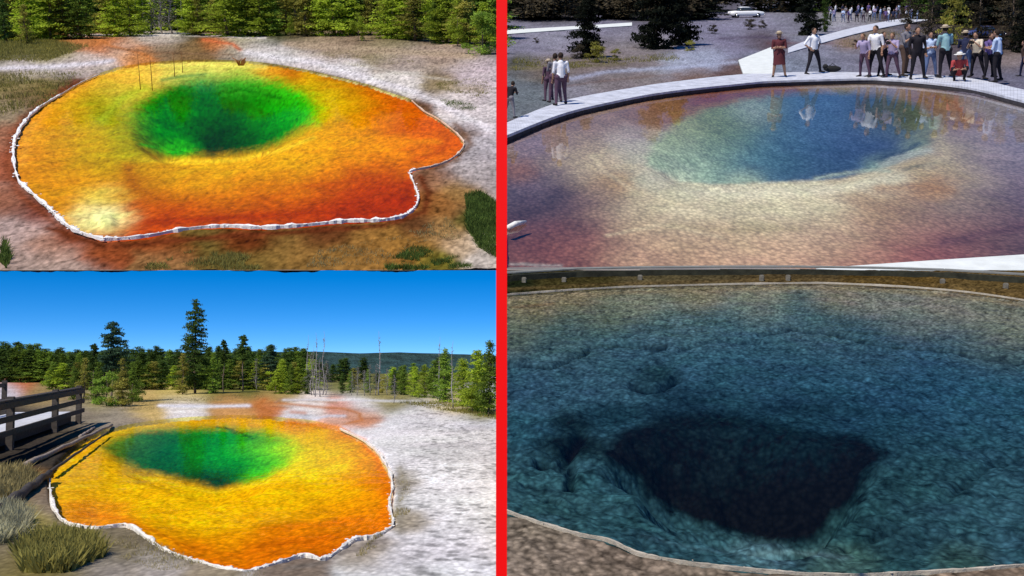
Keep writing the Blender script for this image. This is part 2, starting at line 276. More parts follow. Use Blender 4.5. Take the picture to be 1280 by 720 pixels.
BR_S = [(720,368,150,140,108,14),(870,366,155,148,122,14),(1050,366,155,150,135,14),(1180,378,150,148,138,14),(640,410,120,130,110,12),(760,390,120,135,120,14),(950,385,120,138,132,14),(1150,398,125,138,136,16),(1270,410,135,140,125,14),(640,425,100,120,112,12),(660,385,150,140,108,14),(800,375,140,145,125,14),(950,364,152,150,128,12),(1100,378,146,150,145,14),(1230,390,142,146,136,14),(700,420,82,112,110),(850,402,92,126,130),(1000,400,82,118,128),(1100,425,64,106,128),(1250,420,110,130,125),(680,480,52,100,128),(750,450,58,105,128),(850,440,50,104,132),(950,430,56,108,136),(1000,470,38,90,118),(1150,460,38,92,130),(1250,480,38,92,118),(820,466,22,50,52,9),(708,528,14,34,38,9),(690,556,14,32,36,9),(712,560,16,34,38,8),(650,600,48,100,118),(750,600,42,90,108,12),(780,640,42,96,112),(850,675,52,100,118),(700,640,48,90,98),(900,480,32,76,98),(850,508,24,58,78,14),(1000,510,26,64,86,14),(1100,530,28,76,104),(1150,600,38,82,92),(1230,560,38,86,112),(1100,640,36,80,88),(1200,650,48,96,118),(1250,620,48,96,112),(950,693,85,135,155,10),(1050,702,70,112,112,12),(1200,695,58,96,96,12),(650,540,40,95,120,14),(760,520,30,75,95,12)]
BRL = [([(600, 440), (636, 440), (690, 446), (720, 432), (740, 420), (790, 419), (830, 421)], 3.2, .9), ([(950, 405), (990, 398), (1040, 404), (1080, 412), (1120, 420), (1180, 424), (1230, 432), (1290, 440)], 3, .8),
       ([(850, 425), (880, 415), (950, 415)], 2.5, .5), ([(795, 468), (820, 472), (845, 458)], 7, 1.15), ([(676, 558), (700, 562), (712, 540), (724, 526)], 9, 1.2), ([(712, 560), (714, 585)], 6, 1.2), ([(690, 604), (698, 606)], 5, .7), ([(1180, 600), (1240, 560), (1280, 552)], 7, .5),
       ([(1060, 660), (1120, 640), (1180, 650)], 5, .45), ([(760, 672), (850, 697), (950, 709), (1060, 713), (1200, 706), (1290, 700)], 4, .9), ([(636, 640), (760, 668)], 3, .7), ([(900, 500), (1000, 488), (1080, 500)], 8, .4), ([(740, 500), (800, 500), (880, 505)], 12, .4)]
BR_H = [(900,580,28,36,44),(960,560,18,30,42),(980,630,11,12,14),(850,600,12,14,18),(1050,580,12,16,22),(820,560,18,16,22),(1000,560,20,34,44),(880,540,24,40,50),(980,535,18,42,56)]
BR_O = [(660,700,168,154,138,30),(760,700,172,156,138,30),(900,715,165,150,132,20),(1240,718,170,150,130,16),(1100,720,150,130,112,14),(690,660,185,170,150,9),(700,352,78,72,40,10),(850,352,110,100,70,10),(1000,352,105,90,60,10),(1100,352,110,88,45,9),(1250,358,120,100,60,10),(640,350,40,48,30,10)]

TLL = [([(360, 55), (440, 62), (520, 66), (590, 70)], 7, (172, 150, 122), .75), ([(560, 108), (600, 112)], 8, (165, 145, 115), .6), ([(430, 78), (500, 92), (560, 100)], 3, (196, 186, 168), .5),([(120, 130), (150, 160), (170, 190)], 22, (150, 160, 30), .6), ([(180, 110), (150, 125), (130, 150)], 9, (175, 200, 70), .6), ([(200, 82), (260, 80), (330, 84)], 4, (252, 236, 165), .7), ([(250, 120), (300, 112), (350, 122)], 3, (0, 105, 25), .7), ([(190, 150), (230, 165), (250, 185)], 4, (0, 100, 30), .6), ([(330, 150), (360, 150), (385, 145)], 3, (30, 175, 30), .6), ([(175, 180), (215, 190), (240, 190)], 3, (40, 180, 30), .7), ([(131, 268), (132, 272)], 11, (255, 255, 255), 1.0),([(95, 44), (125, 50), (140, 58), (175, 66), (190, 73)], 3, (192, 116, 58), .7), ([(255, 50), (290, 55), (300, 62)], 3, (205, 105, 60), .8), ([(135, 60), (200, 66), (290, 68)], 2.5, (120, 90, 65), .6), ([(90, 44), (230, 43), (330, 47)], 3, (222, 212, 205), .8),  # includes the pale sky reflection at the back and the white glare spot
  ([(-20, 86), (60, 84), (110, 80), (140, 76)], 5, (214, 206, 208), .85), ([(310, 66), (400, 80), (460, 98), (520, 116), (560, 135), (610, 160)], 7, (224, 216, 214), .7), ([(330, 79), (420, 95), (490, 115), (520, 127), (548, 147), (578, 172)], 3, (85, 60, 38), .8),
  ([(95, 104), (60, 124), (30, 148), (14, 175), (10, 205), (24, 238), (60, 272), (92, 300)], 8, (125, 62, 36), .75), ([(60, 285), (130, 309), (200, 303), (300, 293), (400, 287), (480, 282), (530, 265), (535, 240), (526, 222)], 6.5, (98, 45, 22), .9), ([(530, 215), (570, 200), (590, 180), (570, 155)], 5, (105, 72, 48), .75),  # dark band below the near rim paints its shade into the ground
  ([(185, 278), (300, 272), (420, 266), (495, 262), (512, 248), (508, 228)], 8, (165, 52, 12), .75), ([(560, 182), (548, 192), (520, 200)], 5, (200, 85, 20), .6), ([(118, 98), (60, 135), (32, 170), (30, 205)], 6, (238, 165, 75), .6), ([(204, 100), (225, 96), (255, 93)], 3.5, (90, 140, 110), .75), ([(180, 200), (240, 203), (300, 200), (345, 190), (390, 172)], 4, (248, 212, 60), .75),
  ([(160, 208), (165, 232), (190, 250)], 9, (175, 95, 15), .6), ([(430, 170), (500, 175), (550, 178)], 6, (240, 150, 15), .5)]
TRL = [([(629, 155), (700, 140), (830, 119), (930, 109), (1070, 104), (1150, 108), (1280, 132)], 4, (110, 72, 62), .7), ([(1105, 206), (1130, 197), (1160, 188)], 8, (176, 190, 182), .9), ([(1020, 222), (1090, 212), (1110, 214)], 4, (180, 205, 185), .7), ([(1095, 200), (1130, 190), (1150, 180)], 3.5, (48, 70, 95), .7), ([(1130, 212), (1170, 205)], 3, (110, 110, 80), .7),
  ([(860, 240), (950, 242), (1040, 237), (1120, 222)], 13, (232, 228, 196), .85), ([(850, 262), (950, 268), (1040, 256)], 16, (226, 216, 178), .6), ([(1175, 175), (1185, 195), (1160, 210)], 7, (205, 190, 150), .6), ([(740, 195), (755, 215), (800, 245), (860, 258)], 5, (224, 208, 165), .5), ([(700, 240), (680, 260), (650, 270)], 12, (72, 55, 62), .5), ([(840, 282), (920, 288), (1000, 286)], 5, (176, 160, 112), .5), ([(760, 295), (830, 280), (900, 296)], 4, (226, 208, 165), .5),
  ([(1100, 235), (1160, 232), (1190, 238)], 8, (190, 130, 62), .5), ([(1180, 305), (1230, 292), (1290, 280)], 10, (105, 62, 72), .6), ([(1150, 108), (1200, 112), (1250, 124), (1300, 140)], 5, (150, 145, 165), .7), ([(1165, 118), (1195, 130), (1205, 150)], 4, (165, 100, 45), .6), ([(640, 330), (700, 333)], 3, (170, 165, 168), .7),  # lavender band along the boardwalk at right is its shadow, painted as bed colour
  ([(840, 142), (880, 132), (920, 126)], 4, (170, 125, 60), .6), ([(629, 86), (700, 84), (780, 80)], 4, (110, 102, 72), .6), ([(700, 100), (760, 90), (850, 84), (920, 78)], 4, (178, 184, 206), .6), ([(700, 108), (780, 98), (850, 92)], 2.5, (120, 98, 90), .5), ([(900, 48), (950, 46), (985, 50)], 3, (88, 78, 96), .7), ([(960, 54), (1040, 54)], 3, (110, 80, 85), .5)]
BLL = [([(330, 500), (322, 508), (338, 516), (325, 520)], 3.5, (192, 116, 58), .8), ([(340, 503), (390, 508), (430, 511), (450, 517), (452, 525), (430, 531)], 3, (192, 116, 58), .7), ([(420, 503), (350, 499), (345, 503)], 2.5, (170, 130, 100), .6), ([(365, 515), (380, 516)], 4, (200, 120, 75), .6), ([(200, 507), (260, 508), (310, 507)], 3.5, (232, 228, 230), .9), ([(355, 500), (440, 500), (520, 502), (560, 507)], 2.5, (226, 222, 216), .8),
  ([(395, 523), (410, 520), (430, 520)], 3, (222, 222, 226), .8), ([(430, 534), (455, 547), (480, 570), (492, 592)], 4, (226, 224, 226), .6), ([(500, 585), (505, 605), (498, 640), (500, 665)], 6, (146, 138, 118), .7), ([(360, 526), (420, 534), (450, 550), (470, 570), (482, 600), (480, 640), (478, 658)], 6, (232, 125, 14), .75), ([(100, 642), (150, 648), (190, 664), (240, 688), (300, 702)], 6, (232, 130, 12), .6), ([(330, 660), (400, 655), (450, 650)], 9, (218, 115, 12), .55),
  ([(310, 680), (360, 680), (400, 684)], 10, (212, 108, 14), .6), ([(270, 534), (290, 536), (315, 548)], 1.6, (15, 60, 35), .7), ([(280, 533), (300, 545), (320, 546)], 1.4, (15, 70, 35), .6), ([(160, 592), (200, 602), (270, 616), (330, 604), (370, 585)], 3, (252, 212, 40), .7), ([(480, 675), (430, 690), (400, 705), (360, 710)], 5, (118, 108, 98), .7), ([(140, 665), (190, 685), (240, 705)], 6, (120, 108, 88), .6)]
BRK = [([(629, 362), (720, 357), (800, 354), (950, 350), (1100, 350), (1280, 366)], 3, (120, 98, 60), .6), ([(629, 375), (720, 368), (820, 364), (950, 360), (1060, 360), (1180, 368), (1280, 382)], 5, (158, 146, 118), .8), ([(1120, 380), (1200, 392), (1280, 402)], 9, (150, 152, 145), .5), ([(640, 384), (690, 380)], 3, (128, 100, 70), .7), ([(940, 694), (990, 690), (1060, 697)], 5, (105, 150, 165), .6), ([(800, 668), (860, 684), (930, 694)], 4, (70, 115, 135), .5), ([(1180, 670), (1260, 650)], 7, (60, 112, 135), .5)]
def pool_ground(name, st, u0, u1, v0, v1, du, dv, pool, hole, PS, PH, PO, K, depth, wh, wlev, ns, rel, KO=.9, streak=0, lines=(), strokes=(), KH=1.3, extra_rows=(), soft=(1, 0), grain=(.45, .3, .4, .45, .3, .3), yc=.45, tint=(1, 1, 1), edge=2.5, glare_mound=None, rock=0.0, desat=0.0, htint=(1, 1, 1)):
    us = np.arange(u0, u1 + du, du); vs = np.concatenate([np.arange(v1, v0 - dv, -dv), extra_rows])
    U, V = np.meshgrid(us, vs); X, Y = st.on(U, V)
    S = st.S
    wu = U + 5 * fbm(X * ns * .6, Y * ns * .6, 4); wv = V + 2.0 * fbm(X * ns * .6 + 40, Y * ns * .6 + 7, 4)
    wb = U + 1.6 * fbm(X * ns * 2, Y * ns * 2, 3); wbv = V + .8 * fbm(X * ns * 2 + 3, Y * ns * 2, 3)
    dp = sdf(pool, wb, wbv, 1.6); dh = sdf(hole, wu * .4 + wb * .6, wv * .4 + wbv * .6, 1.6)
    Z = rel * S * .05 * fbm(X * ns * .35, Y * ns * .25, 5) + rel * S * .012 * fbm(X * ns * 4, Y * ns * 4, 3)
    out = sst(0, 7, dp)
    bed = wlev - .05 * S - .12 * S * sst(0, 90, -dp) + .012 * S * fbm(X * ns * 3, Y * ns * 3, 4)
    hv = np.array(hole)[:, 1]; hc, hh_ = hv.mean(), (hv.max() - hv.min()) / 2; hu = np.array(hole)[:, 0]
    nearn = sst(-.25, .7, (V - hc) / hh_ + .35 * (U - hu.mean()) / (hu.max() - hu.min()) * 2 * soft[1])
    whh = wh * (1 + .9 * (1 - nearn)); o_ = soft[0] * (1 - nearn) * 14
    hz = -depth * sst(-o_ * .3, whh, -dh) * (1 + .25 * fbm(X * ns, Y * ns, 4)) 
    Z = Z * out + (1 - out) * np.where(dp < 0, bed, wlev - .05 * S * sst(0, 7, 7 - dp)) + np.where(dp < 0, hz, 0)
    cr = np.zeros(U.shape)
    for pl, wd, dp_ in lines:
        ul = U + 5 * fbm(X * ns, Y * ns + 4, 4); vl_ = V + 3 * fbm(X * ns + 8, Y * ns, 4); d = np.full(U.shape, 1e9)
        for (ax, ay), (bx, by) in zip(pl, pl[1:]):
            ex, ey = bx - ax, by - ay; t = np.clip(((ul - ax) * ex + (vl_ - ay) * ey) / (ex * ex + ey * ey), 0, 1); d = np.minimum(d, np.hypot(ul - ax - t * ex, (vl_ - ay - t * ey) * 1.4))
        cr = np.maximum(cr, dp_ * np.exp(-(d / wd)**2) * (.6 + .8 * vn(X * ns * 2, Y * ns * 2)))
    Z = Z - cr * .12 * S
    if glare_mound: mq = np.exp(-(((U - glare_mound[0]) / glare_mound[2])**2 + ((V - glare_mound[1]) / (glare_mound[2] * .8))**2)); Z = Z + S * (.085 * sst(.05, .9, mq) + .02 * mq * fbm(X * ns * 3, Y * ns * 2, 4)) * (dp < 0)  # low bump raised under the painted white glare
    w0_, i0_ = wor(X * ns * 1.6 + .5 * fbm(X * ns * 3, Y * ns * 2, 2), Y * yc * 1.2 * ns * 1.6); w9_, i9_ = wor(X * ns * 3.5, Y * yc * 1.2 * ns * 3.5)
    Z = Z + rock * S * np.where(dp < 0, 1, .3) * ((.5 - w0_) * (.4 + i0_) + (.5 - w9_) * .5)
    # colours
    pu, pv = st.proj(X, Y, Z)
    Yc = Y * yc
    fz = np.clip((V - v0) / 170 + .12, .15, 1) if v0 < 400 or v0 > 470 else 1
    a, b = fbm(X * ns * .5, Yc * ns * .5, 5), fbm(X * ns * .5 + 31, Yc * ns * .5 + 11, 5)
    c1, d1 = fbm(X * ns * .15 + 9, Y * ns * .15, 3), fbm(X * ns * .15, Y * ns * .15 + 77, 3)
    cu = pu + fz * (14 * a + 10 * c1 + 7 * fbm(X * ns * 2 + 3, Yc * ns * 2, 4)); cv = pv + fz * (6 * b + 4 * d1 + 4 * fbm(X * ns * 2, Yc * ns * 2 + 8, 4))
    cs = blend(PS, cu, cv); ch = blend(PH, pu + 7 * a, pv + 4 * b); co = blend(PO, cu, cv)
    fine = fbm(X * ns * 3 + 5, Yc * ns * 3, 4, .75); ff = fbm(X * ns * 9, Yc * ns * 9, 3, .8)
    w1, i1 = wor(X * ns * 3.2, Yc * ns * 3.2); w2, i2 = wor(X * ns * 7, Yc * ns * 7)
    peb = (.55 - w1) * .6 + (.5 - w2) * .7 + (i2 - .5) * .35
    dhp = sdf(hole, pu + edge * fbm(X * ns * 1.2, Yc * ns * 1.2, 4), pv + edge * .6 * b, 1.6)
    hm = sst(-1.2 - o_ * .8, 2 + o_, -dhp + 3.5 * fine * (.4 + (1 - nearn) * soft[0] * 2))[..., None]
    cin = cs * (1 - hm) + ch * hm * KH * np.array(htint)
    inn = (dp < 0)[..., None]; g_ = grain
    mod = np.where(inn, 1 + g_[0] * fine[..., None] + g_[1] * ff[..., None] + g_[4] * peb[..., None], 1 + g_[2] * fine[..., None] + g_[3] * ff[..., None] + g_[5] * peb[..., None])
    mod = 1 + (mod - 1) * (1 + .25 * hm); mod = mod * (1 + np.where(dp < 0, .2, .16) * fbm(X * ns * .9 + 2, Yc * ns * .9, 4))[..., None]
    base = np.where(inn, cin, co * KO * np.array([1.02, .975, .9]) * (1 - .22 * sst(-.1, .5, fbm(X * ns * .35 + 50, Yc * ns * .35, 5)))[..., None])
    for pl, wd, rgb, sn in strokes:
        ul = pu + fz * (4 * a + 3 * fine); vl_ = pv + fz * (2 * b + 2 * fine); d = np.full(U.shape, 1e9)
        for (ax, ay), (bx, by) in zip(pl, pl[1:]):
            ex, ey = bx - ax, by - ay; t = np.clip(((ul - ax) * ex + (vl_ - ay) * ey) / (ex * ex + ey * ey + 1e-9), 0, 1); d = np.minimum(d, np.hypot(ul - ax - t * ex, (vl_ - ay - t * ey) * 1.7))
        q = (sn * np.exp(-(d / wd)**2 * .9))[..., None]; base = base * (1 - q) + lin(rgb) * q
    base = base + (base.mean(-1, keepdims=True) - base) * desat * inn
    C = base * K * np.where(inn, np.array(tint), 1) * np.clip(mod, .25, 1.9) * (1 - .8 * cr)[..., None]
    C[..., 1] *= np.where(dp < 0, 1 + (.16 - .4 * desat) * fbm(X * ns * 1.5 + 60, Yc * ns * 1.5, 4), 1 + .04 * a)
    if streak:
        w3, i3 = wor(X * ns * 2.0 + Y * ns * .4, Yc * ns * 3.2); dark = sst(.42, .16, w3 + .25 * fine) * (i3 > .3 + .5 * (c1 > .1)) * (dp > 4) * sst(470, 540, U)
        C *= (1 - streak * dark)[..., None]
    C = np.clip(C, .004, .86)
    me = npmesh(name, np.stack([X, Y, Z], -1).reshape(-1, 3), grid_faces(*X.shape), True, C.reshape(-1, 3))
    return me

GM = mat('ground', attr='col', var=.25, nscale=2.2, bump=.35, bdist=.12, rough=.95, detail=9, stretch=(1, .5, 1), spec=0, vor=(2.6, .3))
GMt = mat('ground_silt', attr='col', var=.1, nscale=1.6, bump=.1, bdist=.12, rough=.95, detail=9, stretch=(1, .5, 1), spec=0, vor=(2.2, .05))
GMb = mat('ground_fine', attr='col', var=.22, nscale=18, bump=.35, bdist=.012, rough=.95, detail=9, stretch=(1, .5, 1), spec=0, vor=(26, .22))
GMr = mat('ground_rock', attr='col', var=.3, nscale=12, bump=.5, bdist=.015, rough=.95, detail=9, stretch=(1, .8, 1), spec=0, vor=(22, .42))
K = 0.80
# upper slope
W_UP = -0.03 * UP.S
tags = lambda o: tag(o, kind='structure')
ex = [8, 0, -8, -16, -22, -27]
me = pool_ground('ground', UP, -190, 627, 16, 337.6, 1.5, 1.1, TLP, TLH, TL_S, TL_H, TL_O, K * .93, .15 * UP.h, 34, W_UP, .40, 1.3, KO=.85, soft=(1.3, -.3), grain=(.35, .4, .4, .6, .6, .9), KH=1.0, rock=.035, glare_mound=(131, 268, 13), strokes=TLL, extra_rows=ex)
tags(link('ground', me, UP.M, mats=[GMt]))
def trz(U, V, X, Y): return 0
me = pool_ground('ground', UP, 627, 1470, 16, 337.6, 1.5, 1.1, TRP, TRH, TR_S, TR_H, TR_O, K * .96, .09 * UP.h, 40, W_UP, .40, .8, KO=.8, soft=(.8, .3), grain=(.2, .14, .35, .3, .1, .3), KH=1.25, rock=.0, desat=.28, tint=(1.16, 1.1, .95), strokes=TRL, extra_rows=ex)
tags(link('ground', me, UP.M, mats=[GM]))
# solid body under the slope
def wedge():
    f0, b0, b1, f1 = [UP.M @ UP.P(*q) for q in ((-188, 337.9), (-188, -26.5), (1468, -26.5), (1468, 337.9))]
    dn = lambda b, f: Vector((b.x, b.y, f.z + (b.y - f.y) * math.tan(math.radians(7))))
    V = [f0, b0, b1, f1, dn(b0, f0), dn(b1, f1)]
    me = npmesh('hillside', V, [(0, 4, 5, 3), (0, 1, 4), (3, 5, 2), (1, 2, 5, 4)], False)
    tags(link('hillside', me, mats=[mat('rock_body', (.28, .24, .2), nscale=.3, bdist=.5)]))
# body starts a little below and behind the surface sheet
wedge()
# lower left
me = pool_ground('ground', BL, -190, 627, 480, 735, 1.5, 1.0, BLP, BLH, BL_S, BL_H, BL_O, K * 1.08, .21, 34, -.023, 3.4, .4, KO=1.12, soft=(1, -.5), grain=(.3, .3, .16, .2, .35, .25), KH=1.1, yc=.5, rock=.02, strokes=BLL, streak=.5, extra_rows=[476, 472, 468, 464, 461, 458, 456, 454])
tags(link('ground', me, BL.M, mats=[GMb]))
# lower right
me = pool_ground('ground', BR, 627, 1450, 338.3, 745, 1.5, 1.1, BRP, BRH, BR_S, BR_H, BR_O, K * .62, .55, 40, -.03, 2.5, 1.0, soft=(1.1, .3), grain=(.5, .8, .5, .8, .9, 1.0), KH=1.1, yc=.8, tint=(1.18, 1.07, .88), desat=.12, rock=.075, edge=9, htint=(.6, .95, .85), lines=BRL, strokes=BRK, extra_rows=[])
tags(link('ground', me, BR.M, mats=[GMr]))
# plain country under and beyond everything
bb = bmesh.new(); bmesh.ops.create_grid(bb, x_segments=60, y_segments=60, size=4000)
me = bpy.data.meshes.new('terrain'); bb.to_mesh(me); bb.free()
tags(link('terrain', me, Matrix.Translation((0, 0, -.8)), mats=[mat('terrain', (.16, .15, .09), nscale=.02, var=.4, bump=.2)]))
# side and front bank of the lower right ramp
def bank():
    mb = MB(); vs = np.linspace(745, 338.6, 30); V = []
    for v in vs:
        p = BR.M @ (BR.P(626.5, v) - Vector((0, 0, .05))); V += [p, Vector((p.x - .02, p.y, min(-.9, p.z - .2)))]
    mb.add(V, [(2 * i, 2 * i + 1, 2 * i + 3, 2 * i + 2) for i in range(29)])
    us = np.linspace(626.5, 1450, 20)
    for vv, sy in ((745, -1), (338.9, 1)):
        V = []
        for u in us:
            p = BR.M @ (BR.P(u, vv) - Vector((0, 0, .08))); V += [p, Vector((p.x, p.y + .02, -.9))]
        mb.add(V, [(2 * i, 2 * i + 1, 2 * i + 3, 2 * i + 2) for i in range(19)])
    tags(mb.build('bank', mat('bank_soil', (.3, .26, .2), nscale=3)))
bank()

# ------------------------------------------------------------------ water
def water(name, st, poly, z, m, n=4):
    P = smooth_poly(poly, n); bm = bmesh.new()
    vs = [bm.verts.new(st.P(u, v, z)) for u, v in P]; bm.faces.new(vs)
    bmesh.ops.triangulate(bm, faces=bm.faces); bmesh.ops.recalc_face_normals(bm, faces=bm.faces)
    me = bpy.data.meshes.new(name); bm.to_mesh(me); bm.free()
    if sum(p.normal.z for p in me.polygons) < 0: me.flip_normals()
    return tags(link(name, me, st.M, mats=[m]))
def clip(poly, lo, hi, vhi=1e9): return [(min(max(u, lo), hi), min(v, vhi)) for u, v in poly]
def wring(poly, k=.8):
    cx = sum(p[0] for p in poly) / len(poly); cy = sum(p[1] for p in poly) / len(poly)
    return [(u + (1 if u > cx else -1) * k, v + (k if v > cy else -k) * .6) for u, v in poly]
water('water', UP, wring(TLP), W_UP, water_mat('water_green', 1.33, (1, .98, .6), .04, .4, .03, .14))
water('water', UP, clip(TRP, 629, 1440, 337), W_UP, water_mat('water_blue', 1.33, (.96, .98, 1), .03, .2, .03, .8), 1)
water('water', BL, wring(BLP), -.023, water_mat('water_yellow', 1.33, (1, .98, .6), .04, 3, .03, .1))
water('water', BR, clip(BRP, 629, 1430), -.03, water_mat('water_deep', 1.33, (.95, .98, 1), .06, 3, .06, .25), 1)

# ------------------------------------------------------------------ pale crust along the pool edges
def rim(st, pts, wpx, m, lump=.9, hgt=1.0):
    P = smooth_poly(pts, 10, False); mb = MB(); V = []; Fs = []; n = 7; S = st.S; ph = random.random() * 50
    q = [st.P(u, v) for u, v in P]
    for i, p in enumerate(q):
        d = (q[min(i + 1, len(q) - 1)] - q[max(i - 1, 0)]).normalized(); a = Vector((d.y, -d.x, 0))
        wd = wpx(i / len(q)) * S * .0085 * max(.35, 1 + lump * 2.6 * float(fbm(np.array(i * .35 + ph), np.array(ph), 3))) * (.75 + .5 * random.random()); off = a * (random.random() - .5) * wd * .9
        for k in range(n):
            t = math.pi * k / (n - 1); V.append(p + off + a * math.cos(t) * wd + Vector((0, 0, math.sin(t) * wd * hgt * .6 * (1 + .7 * (random.random() - .5)) - .04 * S * (k in (0, n - 1)))))
    for i in range(len(q) - 1):
        for k in range(n - 1): Fs.append((i * n + k, i * n + k + 1, (i + 1) * n + k + 1, (i + 1) * n + k))
    mb.add(V, Fs)
    for k in range(int(len(q) * (.9 if m is not cr2 else .15))):
        i = random.randrange(len(q)); w0 = wpx(i / len(q)) * S * .01; d = Vector((random.gauss(0, 1.1), random.gauss(0, 1.6), 0)) * w0; r_ = w0 * random.uniform(.3, .95)
        mb.ell(q[i] + d, (r_ * random.uniform(.8, 1.6), r_ * 1.3, r_ * .45), 7, 5)
    return tags(mb.build('sinter_rim', m, M=st.M, smooth=False))
cr2 = mat("sinter_cream", (.42, .37, .29), nscale=5, var=.3, bump=.6, bdist=.05)
crust = mat('sinter_crust', (.78, .76, .72), nscale=1, bump=.6, bdist=.3, var=.2)
crust_pink = mat('sinter_crust_pink', (.72, .56, .42), nscale=1, bump=.6, bdist=.3, var=.25)
crust_f = mat('sinter_crust_fine', (.78, .74, .66), nscale=12, bump=.6, bdist=.03, var=.25)
i0 = TLP.index((125, 92)); rimL = TLP[37:] + TLP[:i0 + 1]
rim(UP, rimL, lambda t: 3.6 * (.25 + .75 * min(1, 2.2 * (1 - t))) if t > .4 else 3.0, crust)
rim(UP, TLP[24:38], lambda t: 2.2, crust)
rim(UP, TLP[16:25], lambda t: 1.4, crust_pink)
rim(BL, BLP[9:33] + BLP[:1], lambda t: 1.5, crust_f)

# ------------------------------------------------------------------ trees
def leafmat(name, c, rnd=.35, var=.5, nscale=3):
    m = mat(name, c, rough=.8, var=var, nscale=nscale, bump=0, rnd=rnd, spec=.1)
    t = m.node_tree; b = t.nodes['Principled BSDF']; tl = t.nodes.new('ShaderNodeBsdfTranslucent'); mx = t.nodes.new('ShaderNodeMixShader'); mx.inputs[0].default_value = .4
    t.links.new(b.inputs['Base Color'].links[0].from_socket, tl.inputs[0]); t.links.new(b.outputs[0], mx.inputs[1]); t.links.new(tl.outputs[0], mx.inputs[2]); t.links.new(mx.outputs[0], t.nodes['Material Output'].inputs[0])
    return m
BARK = mat('bark', (.16, .12, .09), nscale=8, var=.4, bump=.5); BARKG = mat('dead_bark', (.30, .28, .27), nscale=8, var=.3, bump=.4)
def leaf_cards(centres, size, rngl):
    """small needle-spray faces, random orientation"""
    n = len(centres); c = np.asarray(centres)
    a = rngl.normal(size=(n, 3)); a /= np.linalg.norm(a, axis=1)[:, None]
    b = rngl.normal(size=(n, 3)); b -= a * (a * b).sum(1)[:, None]; b /= np.linalg.norm(b, axis=1)[:, None]
    s = size * (.6 + .8 * rngl.random((n, 1)))
    V = np.stack([c - a * s, c + b * s * .45, c + a * s, c - b * s * .45], 1).reshape(-1, 3)
    return V, np.arange(4 * n).reshape(n, 4)
def conifer_mesh(seed, nb=70, per=40, wid=.2, start=.12, leaf=.014, power=.85, gaps=.15, droop=.25, clump=.02):
    """unit-height crown: branches round a trunk, sprays along each"""
    r = np.random.default_rng(seed); C = []
    for i in range(nb):
        t = start + (1 - start) * (i / nb); t = min(.995, t + r.normal() * .01)
        if r.random() < gaps: continue
        prof = wid * ((1 - t) / (1 - start))**power * (.6 + .6 * r.random()) + .008
        if t < start + .12: prof *= .6
        an = r.random() * 6.283; m = int(per * (.35 + prof / wid))
        s = r.random(m)**.7; th = an + r.normal(size=m) * .12
        rr = prof * s; z = t - droop * rr + .12 * rr * s + r.normal(size=m) * clump * .6
        C.append(np.stack([rr * np.cos(th) + r.normal(size=m) * clump, rr * np.sin(th) + r.normal(size=m) * clump, z], 1))
    C = np.concatenate(C); V, Fq = leaf_cards(C, leaf, r)
    return npmesh('crown', V, Fq, False)
def bushy_mesh(seed, n=2600, lobes=16, wid=.34, leaf=.022, low=.05):
    r = np.random.default_rng(seed); C = []
    for i in range(lobes):
        t = low + .85 * r.random(); q = wid * (1 - abs(t - .35) * .9) * r.random()**.5; an = r.random() * 6.283
        rad = .09 + .08 * r.random(); m = n // lobes; d = r.normal(size=(m, 3)); d /= np.linalg.norm(d, axis=1)[:, None]; d *= rad * r.random((m, 1))**.45
        C.append(d * [1, 1, .8] + [q * math.cos(an), q * math.sin(an), t])
    V, Fq = leaf_cards(np.concatenate(C), leaf, r); return npmesh('crown', V, Fq, False)
def trunk_mesh(seed, r0=.014, top=.97, stubs=10, lean=.02, slen=.08):
    random.seed(seed); mb = MB(); n = 9
    mb.tube([(lean * math.sin(i) * .5, lean * math.cos(i * 1.3) * .5, top * i / n) for i in range(n + 1)], [r0 * (1 - .85 * i / n) for i in range(n + 1)], 7)
    for k in range(stubs):
        z = .2 + .7 * random.random(); a = random.random() * 6.28; l = slen * (1.1 - z) * (.6 + random.random())
        mb.tube([(0, 0, z), (l * math.cos(a) * .6, l * math.sin(a) * .6, z + .02), (l * math.cos(a), l * math.sin(a), z + .05 * random.random() - .01)], [.004, .003, .0015], 4)
    me = mb.mesh('trunk'); return me
TM = {}
def proto(kind, crown, trunk, lm, bm_):
    if crown: crown.materials.append(lm)
    trunk = trunk.copy(); trunk.materials.append(bm_); TM.setdefault(kind, []).append((crown, trunk))
tk = [trunk_mesh(s) for s in range(4)]; snagt = [trunk_mesh(20 + s, .009, 1, 22, .03, .07) for s in range(4)]
L_DARK = leafmat('needles_dark', (.09, .15, .03)); L_MID = leafmat('needles_green', (.2, .3, .04)); L_BRI = leafmat('needles_bright', (.36, .46, .04))
L_YEL = leafmat('needles_olive', (.33, .31, .06)); L_BRN = leafmat('needles_brown', (.08, .065, .04)); L_BLK = leafmat('needles_black', (.016, .02, .012)); L_GREY = leafmat('twigs_grey', (.24, .22, .2))
L_BLUE = leafmat('needles_bluegreen', (.08, .15, .08))
